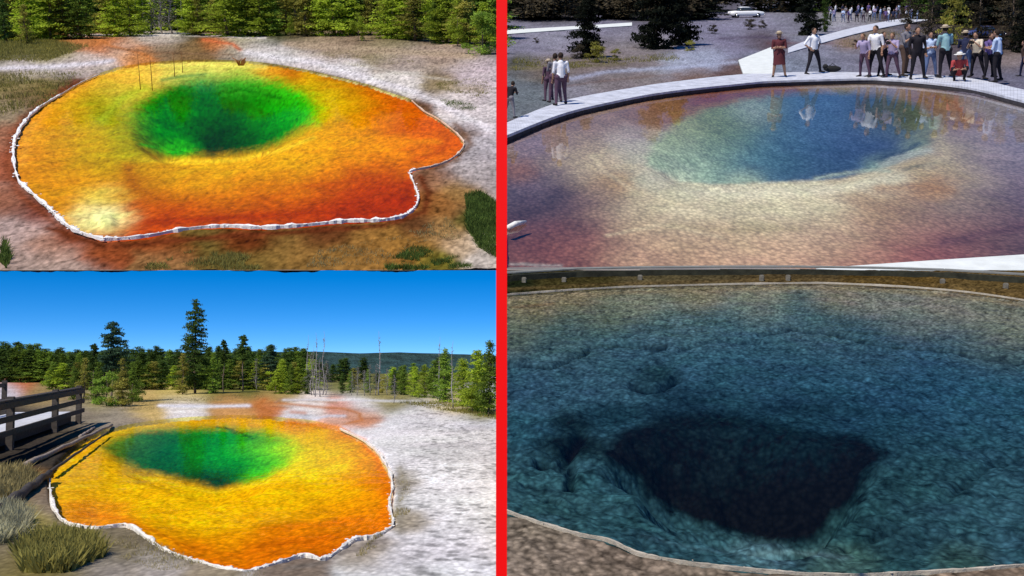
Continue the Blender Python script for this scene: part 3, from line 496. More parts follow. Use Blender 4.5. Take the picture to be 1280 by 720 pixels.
for s in range(4):
    cm = lambda **k: conifer_mesh(s * 7 + len(TM), **k)
    proto('dark', cm(nb=110, per=55, wid=.17, start=.05), tk[s], L_DARK, BARK)
    proto('mid', cm(nb=110, per=55, wid=.2, start=.04), tk[s], L_MID, BARK)
    proto('bright', cm(nb=110, per=60, wid=.26, start=.02, power=.7), tk[s], L_BRI, BARK)
    proto('olive', cm(nb=100, per=50, wid=.2, start=.05, gaps=.3), tk[s], L_YEL, BARK)
    proto('brown', cm(nb=100, per=50, wid=.24, start=.03, gaps=.3), tk[s], L_BRN, BARK)
    proto('black', cm(nb=130, per=70, wid=.32, start=.02, power=.6, leaf=.02), tk[s], L_BLK, BARK)
    proto('wispy', cm(nb=70, per=14, wid=.16, start=.15, leaf=.01), snagt[s], L_GREY, BARKG)
    proto('bush', bushy_mesh(50 + s), tk[s], L_MID, BARK)
    proto('brightbush', bushy_mesh(60 + s), tk[s], L_BRI, BARK)
    proto('brownbush', bushy_mesh(70 + s), tk[s], L_BRN, BARK)
    proto('oliveb', bushy_mesh(80 + s), tk[s], L_YEL, BARK)
    proto('snag', None, snagt[s], None, BARKG)
proto('tall', conifer_mesh(99, nb=190, per=90, wid=.21, start=.10, leaf=.010, power=.62, gaps=.28, droop=.3, clump=.012), trunk_mesh(31, .013, .98, 26, .015, .16), L_DARK, BARK)
proto('tall', conifer_mesh(101, nb=120, per=70, wid=.2, start=.42, leaf=.013, power=.55, gaps=.2, clump=.013), trunk_mesh(33, .011, .98, 10, .015, .1), L_BLUE, BARK)
proto('tall', conifer_mesh(103, nb=70, per=60, wid=.11, start=.55, leaf=.013, power=.4, gaps=.1, clump=.012), trunk_mesh(34, .011, .98, 14, .02, .08), L_DARK, BARK)
random.seed(11)
def tree(st, u, v, vt, kind, label, group=None, wf=1.0, name='pine_tree', var=None, H=None, cat='tree'):
    h = H or st.height(u, v, vt); cr, tr = TM[kind][random.randrange(len(TM[kind])) if var is None else var]
    r = root(name, st, st.P(u, v, 0) - Vector((0, 0, .01 * h)), random.random() * 6.28, (h * wf, h * wf, h))
    link('trunk', tr, parent=r)
    if cr: link('crown', cr, parent=r)
    return tag(r, label, cat, group)

# upper left: the wood behind the green pool
rw = random.Random(3)
KW = {'dark': 'dark green', 'mid': 'mid green', 'bright': 'bright green', 'olive': 'olive', 'wispy': 'grey bare', 'black': 'blackish', 'brown': 'brownish', 'brownbush': 'bushy brown'}
def where(kd, row, u, regs, what):
    return '%s pine, %s row of %s, %s' % (KW[kd], ('front', 'middle', 'back')[row], what, next(t for lim, t in regs if u < lim))
G1 = 'pines of the wood behind the upper left pool'
for row, (vb, n, hh) in enumerate(((44, 46, 17), (36, 48, 27), (29, 46, 34))):
    for i in range(n):
        u = -60 + 700 * (i + rw.random() * .8) / n
        if u > 612: continue
        vv = vb + (3 if u < 110 else 0) + (14 * (u - 450) / 170 if u > 450 else 0) * (1 if row < 2 else .5) + rw.uniform(-1.5, 1.5)
        kd = rw.choice(['bright', 'mid', 'bright', 'bright', 'olive', 'mid'] if row == 0 else ['dark', 'mid', 'dark', 'bright'])
        if 220 < u < 272: hf = .62
        else: hf = 1
        if 165 < u < 230 and rw.random() < .6: kd = 'wispy'
        tree(UP, u, vv, 0, kd, where(kd, row, u, ((110, 'at the left corner'), (230, 'by the grey dead trunks'), (330, 'around the blue hill gap'), (450, 'beside the conical pine'), (999, 'towards the red post')), 'wood above the green pool'), G1, rw.uniform(1.5, 2.3), H=hh * hf * rw.uniform(.8, 1.15) * (.8 if u > 520 else 1))
tree(UP, 448, 51, 14, 'brightbush', 'small bright green conical pine standing alone before the wood, above the green pool', wf=.8, name='young_pine')
tree(UP, 363, 47, 20, 'brightbush', 'low light green young pine at the wood edge, right of the blue hill gap', wf=.8, name='young_pine')
tree(UP, 34, 55, 5, 'olive', 'olive yellow pine standing forward of the wood at the upper left corner', wf=1.5)
tree(UP, 8, 52, -10, 'dark', 'dark pine in the extreme upper left corner beside the olive pine', wf=1.5)
tree(UP, 603, 68, 12, 'bush', 'broad dark green bushy pine by the red post, upper right of the green pool', wf=1.6, name='bushy_pine')
tree(UP, 572, 58, 18, 'brightbush', 'light green bushy young pine just left of the broad dark bushy pine', wf=1.1, name='bushy_pine')
for i, u in enumerate((172, 181, 194, 203, 214, 222, 229)):
    tree(UP, u, 43, -6 + i % 3 * 5, 'snag', 'bare grey dead pine trunk among the wood above the green pool', 'dead trunks before the wood above the green pool', 1.0, 'dead_tree')
# hills behind the upper slope
def hill(name, M, pts, depth_, m):
    mb = MB(); n = len(pts); V = []
    for (x, y, z0, z1) in pts: V += [(x, y, z0), (x, y + depth_ * .5, z1), (x, y + depth_, z0)]
    Fs = []
    for i in range(n - 1):
        for k in range(2): Fs.append((3 * i + k, 3 * i + 3 + k, 3 * i + 4 + k, 3 * i + 1 + k))
    mb.add(V, Fs); return tags(mb.build(name, m, M=M))
hm = mat('far_hill', (.018, .07, .12), nscale=.01, var=.4, bump=.4, bdist=8); hw = mat('wooded_hill', (.035, .06, .025), nscale=.25, var=.6, bump=1, bdist=6)
pts = []
for i in range(60):
    u = -150 + i * 1640 / 59; x, y = UP.on(u, 2); pts.append((float(x) * 1.7, float(y) * 1.7, -20, 95 + 26 * float(fbm(np.array(i * .23), np.array(3.), 3))))
hill('hills', UP.M, pts, 260, hm)

# upper right: trees behind the walkway
G2 = 'dark pines along the back of the upper right pool'
for row, (vb, n, hh) in enumerate(((24, 30, 20), (14, 30, 34))):
    for i in range(n):
        u = 640 + 760 * (i + rw.random() * .8) / n
        if 900 < u < 1150 and vb == 24: continue
        if u < 645: continue
        kd = rw.choice(['black', 'brown', 'brown', 'dark', 'brownbush'])
        tree(UP, u, vb + rw.uniform(-1, 1) + (6 if u > 1160 else 0), 0, kd, where(kd, row * 2, u, ((800, 'beyond the thin white path'), (1030, 'beyond the parked cars'), (1170, 'beyond the distant crowd'), (9999, 'at the right corner')), 'trees behind the blue pool'), G2, rw.uniform(2.2, 3.2), H=hh * rw.uniform(.7, 1.2))
def spec(u, v, vt, k, lab, wf=1.0, name='pine_tree'): return tree(UP, u, v, vt, k, lab, None, wf, name)
spec(733, 72, -20, 'black', 'dark pine rising behind the left pair of visitors, with low bushes at its foot', .9)
spec(818, 61, -60, 'black', 'broad black pine left of the white trapezoid platform', 1.0)
spec(848, 57, -45, 'black', 'black pine joined to the right of the broad black pine', .9)
spec(1009, 44, -35, 'black', 'dark dense pine right of the white car and behind the walkway couple', .8)
spec(1030, 40, -25, 'dark', 'slimmer dark pine right of the dense pine behind the walkway couple', .8)
spec(1135, 30, -45, 'brown', 'brown green pine just right of the distant crowd', 1.0)
spec(1162, 52, -50, 'brown', 'brown pine behind the middle of the visitor group', 1.0)
spec(1190, 56, -60, 'olive', 'olive pine behind the crouching visitor', .9)
spec(1221, 52, -60, 'brown', 'brown pine behind the right end of the visitor group', .9)
spec(1262, 62, -60, 'brown', 'wide brown pine at the upper right corner of the picture', 1.1)
spec(1292, 66, -50, 'black', 'black pine cut by the right edge of the picture', 1.1)
for u, v, vt, lab in ((747, 78, 52, 'low olive bush at the foot of the pine behind the left pair'), (722, 74, 55, 'low dark bush left of the olive bush near the left pair'), (768, 76, 60, 'small bush right of the olive bush near the left pair'), (936, 37, 20, 'small dark bush below the white car'), (952, 36, 24, 'tiny dark bush beside the small bush below the white car'), (890, 42, 28, 'small brown bush right of the broad black pines'), (862, 64, 50, 'low dry bush under the black pines'), (1095, 58, 44, 'low brown bush behind the visitor group, right of the standing man'), (1070, 58, 49, 'low brown bush left of the visitor group'), (670, 54, 46, 'tiny dark bush on the pale flat at the left')):
    tree(UP, u, v, vt, 'brownbush' if 'brown' in lab or 'dark' in lab else 'oliveb', lab, None, 1.6, 'low_bush', cat='bush')

# lower left: trees
G3 = 'pines of the far forest line in the lower left view'
for row, (vb, n, tt) in enumerate(((471, 90, 437), (478, 80, 442), (487, 64, 452))):
    for i in range(n):
        u = -70 + 690 * (i + rw.random() * .8) / n
        if u > 608: continue
        if u > 395 and (row == 0 or rw.random() < .4) : continue
        if 410 < u < 440 and row == 2: continue
        if row == 2 and u < 60: continue
        kd = rw.choice(['dark', 'dark', 'mid', 'mid', 'olive', 'dark', 'bright'] if row == 2 else ['dark', 'dark', 'mid'])
        t2 = tt - (6 if u < 60 else 0) + rw.uniform(-5, 5) + (9 if u > 395 else 0)
        tree(BL, u, vb, t2, kd, where(kd, 2 - row, u, ((100, 'above the fence'), (230, 'left of the tallest pine'), (400, 'right of the tallest pine'), (999, 'right of the dead trunks')), 'far forest'), G3, rw.uniform(2.0, 3.0))
def bt(u, v, vt, k, lab, wf=1.0, name='pine_tree', var=None, group=None): return tree(BL, u, v, vt, k, lab, group, wf, name, var)
bt(243, 492, 374, 'tall', 'tallest ragged dark pine rising against the blue sky left of centre', 1.15, var=0)
bt(140, 502, 401, 'tall', 'second tallest pine with a rounded blue green head, above the fence end', 1.25, var=1)
bt(116, 500, 429, 'tall', 'slim pine just left of the round headed pine', 1.1, var=2)
bt(303, 489, 418, 'tall', 'slim pine with a tuft of foliage at its top, right of the tallest pine', 1.2, var=2)
bt(279, 490, 424, 'tall', 'thin sparse pine between the tallest pine and the tufted slim pine', .9, var=2)
bt(338, 488, 430, 'tall', 'short headed dark pine at the centre of the forest line', 1.3, var=1)
bt(320, 488, 447, 'wispy', 'grey half bare pine left of the short headed pine', 1.3)
bt(266, 492, 440, 'mid', 'green pine at the right foot of the tallest pine', 1.3)
bt(228, 493, 440, 'olive', 'olive pine at the left foot of the tallest pine', 1.3)
bt(62, 487, 461, 'brightbush', 'small yellow green bushy tree behind the wooden fence', 1.1, 'bushy_tree')
for u, v, vt, k in ((105, 504, 446, 'olive'), (122, 506, 452, 'mid'), (152, 508, 448, 'olive'), (165, 503, 452, 'mid'), (133, 508, 462, 'bush'), (148, 508, 470, 'oliveb'), (170, 502, 474, 'bush'), (92, 500, 458, 'mid')):
    bt(u, v, vt, k, 'olive green pine in the thicket at the end of the wooden fence', 1.25, group='thicket pines at the end of the fence')
for u, v, vt, k in ((352, 492, 448, 'bright'), (364, 493, 455, 'mid'), (372, 493, 458, 'bright'), (345, 492, 460, 'brightbush'), (428, 492, 466, 'dark'), (438, 491, 464, 'mid'), (505, 494, 456, 'mid'), (518, 496, 458, 'bright'), (531, 497, 455, 'bright'), (493, 493, 462, 'dark'), (460, 491, 462, 'mid'), (542, 498, 450, 'mid'), (385, 493, 462, 'dark'), (478, 491, 470, 'oliveb')):
    bt(u, v, vt, k, 'young green pine at the back edge of the white flat right of centre', 1.5, 'young_pine', group='young pines behind the white flat')
bt(556, 503, 436, 'mid', 'green pine beside the twin dead trunks at the right', 1.5)
bt(578, 508, 447, 'bright', 'bright green pine right of the dead trunks', 1.6)
bt(597, 514, 437, 'bright', 'large bright green pine near the red post in the lower left view', 1.5)
bt(612, 520, 425, 'mid', 'tall green pine touching the red post in the lower left view', 1.2)
bt(590, 516, 478, 'brightbush', 'low green bush under the pines by the red post in the lower left view', 1.6, 'low_bush')
for u, v, vt in ((384, 492, 418), (395, 496, 415), (404, 494, 413), (392, 494, 430)):
    bt(u, v, vt, 'snag', 'grey dead trunk in the close cluster just right of centre in the lower left view', 1.0, 'dead_tree', group='cluster of dead trunks right of centre')
for u, v, vt in ((389, 494, 440), (399, 496, 446), (408, 494, 450)):
    bt(u, v, vt, 'wispy', 'grey twiggy dead pine in the close cluster right of centre', 1.6, 'dead_tree', group='twiggy dead pines in the cluster right of centre')
bt(474, 494, 413, 'snag', 'tallest single dead trunk between the cluster and the right hand pines', 1.2, 'dead_tree')
bt(565, 510, 425, 'snag', 'leaning dead trunk in front of the right hand pines', 1.2, 'dead_tree')
bt(549, 500, 420, 'snag', 'thin dead trunk left of the leaning dead trunk at the right', 1.0, 'dead_tree')
for u, v, vt in ((447, 494, 458), (455, 495, 462), (462, 494, 455), (484, 494, 460), (493, 504, 468), (470, 494, 456), (440, 494, 464)):
    bt(u, v, vt, 'wispy', 'low grey leafless pine on the edge of the white flat', 1.5, 'dead_tree', group='low leafless pines on the edge of the white flat')
ORD = ['first', 'second', 'third', 'fourth', 'fifth', 'sixth', 'seventh', 'eighth', 'ninth', 'tenth', 'eleventh', 'twelfth', 'thirteenth', 'fourteenth']
for g_, txt in (('young pines behind the white flat', '%s from the left of the young pines at the back edge of the white flat'), ('thicket pines at the end of the fence', '%s from the left of the thicket pines at the end of the fence'),
                ('low leafless pines on the edge of the white flat', '%s from the left of the low leafless pines on the white flat'), ('cluster of dead trunks right of centre', '%s from the left of the bare trunks in the cluster right of centre'),
                ('twiggy dead pines in the cluster right of centre', '%s from the left of the twiggy dead pines right of centre'), ('dead trunks before the wood above the green pool', '%s from the left of the bare trunks above the green pool')):
    for k_, o_ in enumerate(sorted([o for o in COL.objects if o.get('group') == g_], key=lambda o: o.matrix_world.translation.x / o.matrix_world.translation.y)): o_['label'] = txt % ORD[k_]
pts = []
for i in range(80):
    u = -200 + i * 850 / 79; y = 74.0; x = (u - 640) / F * y
    vt = 441 + 2.5 * float(fbm(np.array(i * .15), np.array(1.), 3)) + 4 * max(0, (u - 500) / 150)
    pts.append((x, y, -.8, EYE + (y + 6) * (445 - vt) / F))
hill('hills', BL.M, pts, 12, mat('blue_hill', (.03, .07, .075), nscale=1.2, var=.5, bump=1, bdist=.6))

# ------------------------------------------------------------------ grass and low growth (stuff)
def grass(name, st, region, n, hgt, m, label_kind='stuff', wd=.12, clump=0):
    r = np.random.default_rng(int(abs(region[0][0] * 7 + region[0][1]))); us = [p[0] for p in region]; vs = [p[1] for p in region]
    U = r.uniform(min(us), max(us), n * 3); V = r.uniform(min(vs), max(vs), n * 3)
    ok = sdf(region, U, V) < 3 * (r.random(len(U)) - .5); U = U[ok][:n]; V = V[ok][:n]
    X, Y = st.on(U, V)
    if clump: k = fbm(X * clump, Y * clump, 3) > -.05; X, Y = X[k], Y[k]
    n = len(X); S = st.S; a = r.random(n) * 6.283; h = hgt * S * (.5 + .9 * r.random(n)); ln = h * .7 * r.normal(size=(2, n)) * .6
    w_ = hgt * S * wd
    B = np.stack([X, Y, np.full(n, -.01 * S)], 1); d = np.stack([np.cos(a) * w_, np.sin(a) * w_, np.zeros(n)], 1)
    T = B + np.stack([ln[0], ln[1], h], 1)
    V3 = np.stack([B - d, B + d, T], 1).reshape(-1, 3)
    return tag(link(name, npmesh(name, V3, np.arange(3 * n).reshape(n, 3), False), st.M, mats=[m]), kind='stuff')
g_ol = leafmat('grass_olive', (.26, .23, .06), 0, .5, 1); g_gr = leafmat('grass_green', (.10, .15, .03), 0, .6, 1); g_dry = leafmat('grass_dry', (.34, .28, .12), 0, .5, 1); g_pale = leafmat('grass_pale', (.38, .36, .22), 0, .5, 1)
grass('grass', UP, [(-40, 52), (60, 50), (110, 58), (60, 76), (-40, 78)], 9000, .14, g_ol)
grass('grass', UP, [(-40, 92), (60, 88), (105, 92), (80, 112), (40, 140), (-40, 150)], 4000, .12, g_ol, clump=.35)
grass('grass', UP, [(582, 245), (600, 240), (622, 255), (624, 325), (600, 312), (584, 285)], 9000, .08, g_gr)
grass('grass', UP, [(480, 330), (520, 308), (570, 322), (592, 337), (480, 337)], 6000, .06, g_gr, clump=.6)
grass('grass', UP, [(190, 322), (260, 312), (330, 322), (330, 337), (180, 337)], 4500, .05, g_ol, clump=.6)
grass('grass', UP, [(400, 312), (480, 300), (560, 270), (580, 300), (480, 330), (380, 335)], 3500, .04, g_dry, clump=.8)
grass('grass', UP, [(550, 125), (570, 126), (598, 134), (590, 138), (560, 134)], 900, .06, g_gr)
grass('grass', UP, [(400, 66), (480, 60), (520, 78), (450, 84)], 2500, .06, g_dry, clump=.5)
grass('grass', UP, [(540, 102), (600, 98), (624, 112), (600, 122), (550, 112)], 2500, .06, g_ol, clump=.5)
grass('grass', UP, [(0, 325), (6, 300), (14, 322), (8, 335)], 400, .1, g_gr)
grass('grass', UP, [(640, 74), (700, 72), (780, 74), (840, 66), (850, 74), (700, 86), (640, 88)], 4000, .1, g_ol, clump=.4)
grass('grass', UP, [(1040, 58), (1070, 44), (1160, 36), (1160, 52), (1080, 60)], 3000, .1, g_dry, clump=.4)
grass('grass', BL, [(20, 695), (60, 672), (110, 678), (130, 695), (80, 716), (30, 714)], 5000, .13, g_ol)
grass('grass', BL, [(-30, 640), (20, 636), (38, 650), (30, 672), (-30, 690)], 4000, .13, g_pale)
grass('grass', BL, [(-30, 590), (30, 586), (48, 600), (20, 622), (-30, 630)], 3500, .12, g_dry)
grass('grass', BL, [(120, 505), (200, 498), (330, 493), (330, 498), (230, 506), (150, 515)], 5000, .05, g_dry, clump=2)
grass('grass', BL, [(520, 502), (560, 505), (625, 516), (625, 524), (560, 514), (500, 503)], 3500, .09, g_ol, clump=2)
grass('grass', BL, [(160, 660), (240, 700), (330, 716), (330, 722), (200, 715), (130, 690)], 3000, .03, g_dry, clump=4)
grass('grass', BL, [(495, 640), (500, 590), (515, 610), (510, 660), (480, 690), (440, 700)], 2500, .03, g_dry, clump=4)

# ------------------------------------------------------------------ wood: fence, deck, logs in the lower left
WOOD = mat('weathered_wood', (.065, .055, .048), nscale=14, var=.4, bump=.5, bdist=.01, stretch=(.3, 1, 1)); WOODL = mat('log_wood', (.3, .24, .19), nscale=10, var=.4, bump=.5, bdist=.01); DECKL = mat('deck_boards', (.6, .6, .62), nscale=6, var=.2)
fa, fb = BL.P(12, 562), BL.P(98, 530)
Q = BL.S; fr = root('wooden_fence', BL, fb, 0, (Q, Q, Q * .86)); tag(fr, 'dark weathered wooden post and rail fence along the boardwalk at the left edge', 'fence')
dv_ = (fa - fb) / Q
ts = (0, .42, 1.0, 1.7)
for t in ts:
    mb = MB(); p = dv_ * t; mb.box((p.x, p.y, .5), (.12, .12, 1.05), math.atan2(dv_.y, dv_.x)); mb.build('post', WOOD, fr, smooth=False, bevel=.01)
for z, hh in ((.88, .12), (.62, .11), (.36, .11)):
    mb = MB(); off = Vector((.09, -.03, 0)); mb.beam(Vector((0, 0, z)) + off - dv_ * .03, dv_ * 1.75 + Vector((0, 0, z)) + off, .05, hh); mb.build('rail', WOOD, fr, smooth=False, bevel=.008)
mb = MB(); mb.beam(Vector((0, 0, .96)), dv_ * 1.75 + Vector((0, 0, .96)), .16, .04); mb.build('cap_rail', WOOD, fr, smooth=False, bevel=.006)
dk = root('boardwalk', BL, fb, 0, (Q, Q, Q)); tag(dk, 'pale plank boardwalk behind the wooden fence at the left edge', 'boardwalk')
nrm_ = Vector((dv_.y, -dv_.x, 0)).normalized(); nrm_ = nrm_ if nrm_.x < 0 else -nrm_
mb = MB(); n = 40
for i in range(n):
    c = dv_ * (i / n * 1.9 - .1) + nrm_ * .85 + Vector((0, 0, .22)); mb.box(c, (dv_.length * 1.9 / n * .92, 1.4, .05), math.atan2(dv_.y, dv_.x))
mb.build('planks', DECKL, dk, smooth=False)
mb = MB(); mb.beam(nrm_ * .2 + Vector((0, 0, .12)), dv_ * 1.8 + nrm_ * .2 + Vector((0, 0, .12)), .08, .14); mb.build('joist', WOOD, dk, smooth=False)
f2 = root('wooden_fence', BL, fb + nrm_ * 1.6 * Q, 0, (Q, Q, Q)); tag(f2, 'far rail fence on the other side of the pale boardwalk at the left edge', 'fence')
for t in (0, .6, 1.2, 1.8):
    mb = MB(); p = dv_ * t; mb.box((p.x, p.y, .5), (.1, .1, 1.0), math.atan2(dv_.y, dv_.x)); mb.build('post', WOOD, f2, smooth=False)
for z in (.9, .55):
    mb = MB(); mb.beam(Vector((0, 0, z)), dv_ * 1.9 + Vector((0, 0, z)), .05, .09); mb.build('rail', WOOD, f2, smooth=False)
def log(st, a, b, r, lab, m=WOODL, z=None, name='log'):
    random.seed(a[0]); r *= st.S * .7; A, B = st.P(*a), st.P(*b); d = B - A; mb = MB(); n = 12
    mb.tube([d * (i / n) + Vector((0, 0, r * .25 * math.sin(i * 2.1))) for i in range(n + 1)], [r * (1 - .35 * i / n) for i in range(n + 1)], 10, jit=.12)
    return tag(mb.build(name, m, M=st.M @ Matrix.Translation(A + Vector((0, 0, r * .8 if z is None else z)))), lab, 'log')
log(BL, (30, 585), (140, 533), .06, 'long pale log lying along the left shore of the yellow pool')
log(BL, (-10, 650), (62, 596), .09, 'thick dark log at the lower left, running off the picture towards the pool', WOOD)
log(BL, (62, 592), (135, 541), .035, 'thin dark pole between the pale log and the yellow water', WOOD)
log(BL, (100, 548), (118, 536), .05, 'short grey log stub near the far end of the long pale log')
# added thin poles standing in for dead trunk reflections in the upper left pool
STK = mat('reflection_brown', (.22, .09, .03), nscale=2)
for u, v, vt, lab in ((175, 107, 60, 'tallest thin brown pole standing in for a trunk reflection, back of the green pool'), (190, 108, 68, 'second thin brown pole standing in for a trunk reflection, right of the tallest'), (218, 92, 66, 'thin brown pole standing in for a trunk reflection, farther right in the green pool'), (228, 88, 64, 'faint thin pole standing in for a trunk reflection, back shore of the green pool')):
    h = UP.height(u, v, vt); mb = MB(); r = UP.width(u, v, .5); mb.tube([(0, 0, -.8), (r, 0, h * .5), (0, 0, h)], [r, r * .8, r * .4], 6, jit=.3)
    tag(mb.build('reflection_pole', STK, M=UP.M @ Matrix.Translation(UP.P(u, v))), lab, 'reflection_pole')
random.seed(5); mb = MB(); p0 = UP.P(301, 80)  # rust tangle added in place of the orange reflection at the back shore
for k in range(9):
    a = random.uniform(-2, 2); a *= .5; L_ = UP.width(300, 80, random.uniform(3, 9)); mb.tube([(a * .5, 0, -.3), (a, 0, L_ * .5), (a + random.uniform(-1.5, 1.5), 0, L_)], [.18, .15, .08], 6, jit=.3)
tag(mb.build('reflection_tangle', STK, M=UP.M @ Matrix.Translation(p0)), 'rust coloured tangle standing in for an orange reflection, back shore of the green pool', 'reflection_tangle')
# ------------------------------------------------------------------ upper right walkways
WALK = mat('pale_walkway', (.50, .51, .56), nscale=.5, var=.3, bump=.2, stretch=(1, 1, 1)); WALKW = mat('white_platform', (.66, .68, .64), nscale=.5, var=.15, bump=.1); DARK = mat('walkway_side_shade', (.05, .045, .05), nscale=1)
def walkway(name, st, up, lo, z, th, lab, m=WALK, cat='walkway', gap=.0, seg=6):
    """a deck between two traced edges, made of cross boards with a fascia coloured dark for its shaded side"""
    a = [st.P(*p, z) for p in smooth_poly(up, seg, False)]; b = [st.P(*p, z) for p in smooth_poly(lo, seg, False)]
    mb = MB(); fs = MB(); n = min(len(a), len(b)); o = a[0].copy()
    def at(L_, t): t *= len(L_) - 1; i = min(int(t), len(L_) - 2); return L_[i].lerp(L_[i + 1], t - i) - o
    N_ = n * 3
    for i in range(N_):
        t0, t1 = i / N_, (i + 1 - gap) / N_
        q = [at(a, t0), at(a, t1), at(b, t1), at(b, t0)]; d = Vector((0, 0, -th * .3))
        mb.add(q + [p + d for p in q], [(0, 1, 2, 3), (7, 6, 5, 4), (0, 4, 5, 1), (1, 5, 6, 2), (2, 6, 7, 3), (3, 7, 4, 0)])
    r = root(name, st, o); tag(r, lab, cat)
    mb.build('deck', m, r, smooth=False)
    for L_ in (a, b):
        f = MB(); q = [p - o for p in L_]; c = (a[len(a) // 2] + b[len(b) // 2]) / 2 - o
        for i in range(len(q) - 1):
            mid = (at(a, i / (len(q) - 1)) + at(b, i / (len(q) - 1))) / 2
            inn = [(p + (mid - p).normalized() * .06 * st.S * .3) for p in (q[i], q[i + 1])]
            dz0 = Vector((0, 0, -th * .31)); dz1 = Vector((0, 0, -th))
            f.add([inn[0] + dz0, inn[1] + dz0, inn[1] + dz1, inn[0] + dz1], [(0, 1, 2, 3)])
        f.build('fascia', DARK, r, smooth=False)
    return r
WZ = .12 * UP.S; WT = .22 * UP.S
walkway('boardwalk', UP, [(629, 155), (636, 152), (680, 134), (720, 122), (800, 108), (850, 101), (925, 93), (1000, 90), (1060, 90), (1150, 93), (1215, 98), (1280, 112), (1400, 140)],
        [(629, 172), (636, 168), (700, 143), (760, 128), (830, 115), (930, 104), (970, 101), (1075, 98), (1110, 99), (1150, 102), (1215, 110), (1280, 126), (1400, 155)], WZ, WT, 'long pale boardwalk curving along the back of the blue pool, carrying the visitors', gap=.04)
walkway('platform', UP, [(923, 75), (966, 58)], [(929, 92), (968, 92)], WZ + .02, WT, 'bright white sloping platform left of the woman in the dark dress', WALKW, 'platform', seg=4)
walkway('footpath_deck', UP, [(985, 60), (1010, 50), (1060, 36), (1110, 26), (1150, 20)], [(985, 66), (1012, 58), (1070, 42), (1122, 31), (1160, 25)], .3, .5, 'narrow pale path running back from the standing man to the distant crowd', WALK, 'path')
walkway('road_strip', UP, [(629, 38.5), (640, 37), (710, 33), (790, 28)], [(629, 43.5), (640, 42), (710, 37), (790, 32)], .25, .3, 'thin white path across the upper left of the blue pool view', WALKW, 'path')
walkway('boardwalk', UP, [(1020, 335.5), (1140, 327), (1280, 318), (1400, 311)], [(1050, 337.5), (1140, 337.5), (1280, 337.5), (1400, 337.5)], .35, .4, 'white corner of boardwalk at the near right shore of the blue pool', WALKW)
mb = MB(); a_, b_ = UP.P(634, 285), UP.P(657, 277); mb.tube([a_ - a_, (b_ - a_) * .5 + Vector((0, 0, .1)), b_ - a_], [.2, .25, .12], 8, jit=.3)
tag(mb.build('branch', mat('bleached_wood', (.75, .72, .66), nscale=2), M=UP.M @ Matrix.Translation(a_)), 'short bleached branch floating at the left edge of the blue pool', 'branch')

# lower right: boardwalk along the back shore
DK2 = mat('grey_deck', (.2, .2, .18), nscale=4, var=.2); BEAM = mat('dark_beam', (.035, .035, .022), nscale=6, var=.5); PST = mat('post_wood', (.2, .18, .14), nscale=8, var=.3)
bw = root('boardwalk', BR, BR.P(950, 345)); tag(bw, 'dark timbered boardwalk along the back shore of the deep teal pool', 'boardwalk')
o = BR.P(950, 345)
def rl(u, v, z=0): return BR.P(u, v, z) - o
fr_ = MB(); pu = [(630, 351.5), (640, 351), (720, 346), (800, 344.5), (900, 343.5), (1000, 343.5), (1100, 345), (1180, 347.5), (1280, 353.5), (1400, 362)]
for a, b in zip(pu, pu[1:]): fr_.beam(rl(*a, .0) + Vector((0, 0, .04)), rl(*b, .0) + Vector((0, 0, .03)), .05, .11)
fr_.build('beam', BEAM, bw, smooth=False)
for u in (655, 705, 800, 952, 985, 1178, 1257, 1330):
    v = 350 if 780 < u < 1100 else 353 + max(0, (u - 1150) * .07); m2 = MB(); q = rl(u, v); m2.box(q + Vector((0, 0, .0)), (.07, .06, .16)); m2.build('post', PST, bw, smooth=False, bevel=.01)
m2 = MB()
for a, b in zip(pu, pu[1:]):
    A, B = rl(a[0], a[1] - 3.6, .0), rl(b[0], b[1] - 3.6, .0); zz = Vector((0, 0, .09))
    m2.beam(A + zz, B + zz, .16, .02)
m2.build('deck', DK2, bw, smooth=False)
# crust line at both shores
cr2 = mat('sinter_cream', (.42, .37, .29), nscale=5, var=.3, bump=.6, bdist=.05)
rim(BR, [(630, 367.5), (636, 367), (720, 361), (800, 357), (950, 353.5), (1050, 353.5), (1180, 361), (1280, 374), (1400, 396)], lambda t: 1.6, cr2, .8, .6)
rim(BR, [(630, 636), (636, 638), (670, 650), (720, 665), (760, 673), (800, 690), (850, 700), (900, 706), (950, 711), (1000, 715), (1060, 717), (1120, 715), (1200, 711), (1280, 705)], lambda t: 1.2, cr2, .8, .5)

# ------------------------------------------------------------------ people
def cmat(name, c): return mat(name, c, var=.15, nscale=2, bump=.2, rough=.9)
SKIN = mat('skin', (.36, .2, .13), var=.08, nscale=3, bump=0, rough=.6); HAIRM = cmat('dark_hair', (.03, .02, .015)); HAIRB = cmat('brown_hair', (.1, .06, .03)); HATW = cmat('white_hat', (.8, .78, .72)); SHOE = cmat('dark_shoes', (.02, .018, .018)); HATT = cmat('tan_hat', (.42, .34, .24))
CC = {'white': (.75, .75, .78), 'lilac': (.36, .3, .46), 'purple': (.13, .09, .24), 'teal': (.25, .42, .45), 'blue': (.14, .24, .52), 'pale': (.45, .55, .75), 'grey': (.18, .17, .19), 'black': (.015, .013, .018), 'darkred': (.10, .025, .03), 'plum': (.09, .05, .08), 'navy': (.025, .03, .07), 'jean': (.12, .17, .32), 'cream': (.7, .6, .45), 'brown': (.08, .05, .04), 'red': (.4, .06, .06)}
CM = {k: cmat('cloth_' + k, v) for k, v in CC.items()}
def seg_tube(P0, P1, r0, r1, n=10, m=5):
    mb = MB(); mb.tube([P0.lerp(P1, i / m) for i in range(m + 1)], [r0 + (r1 - r0) * i / m for i in range(m + 1)], n); mb.ell(P0, (r0,) * 3, n, 6); mb.ell(P1, (r1,) * 3, n, 6); return mb
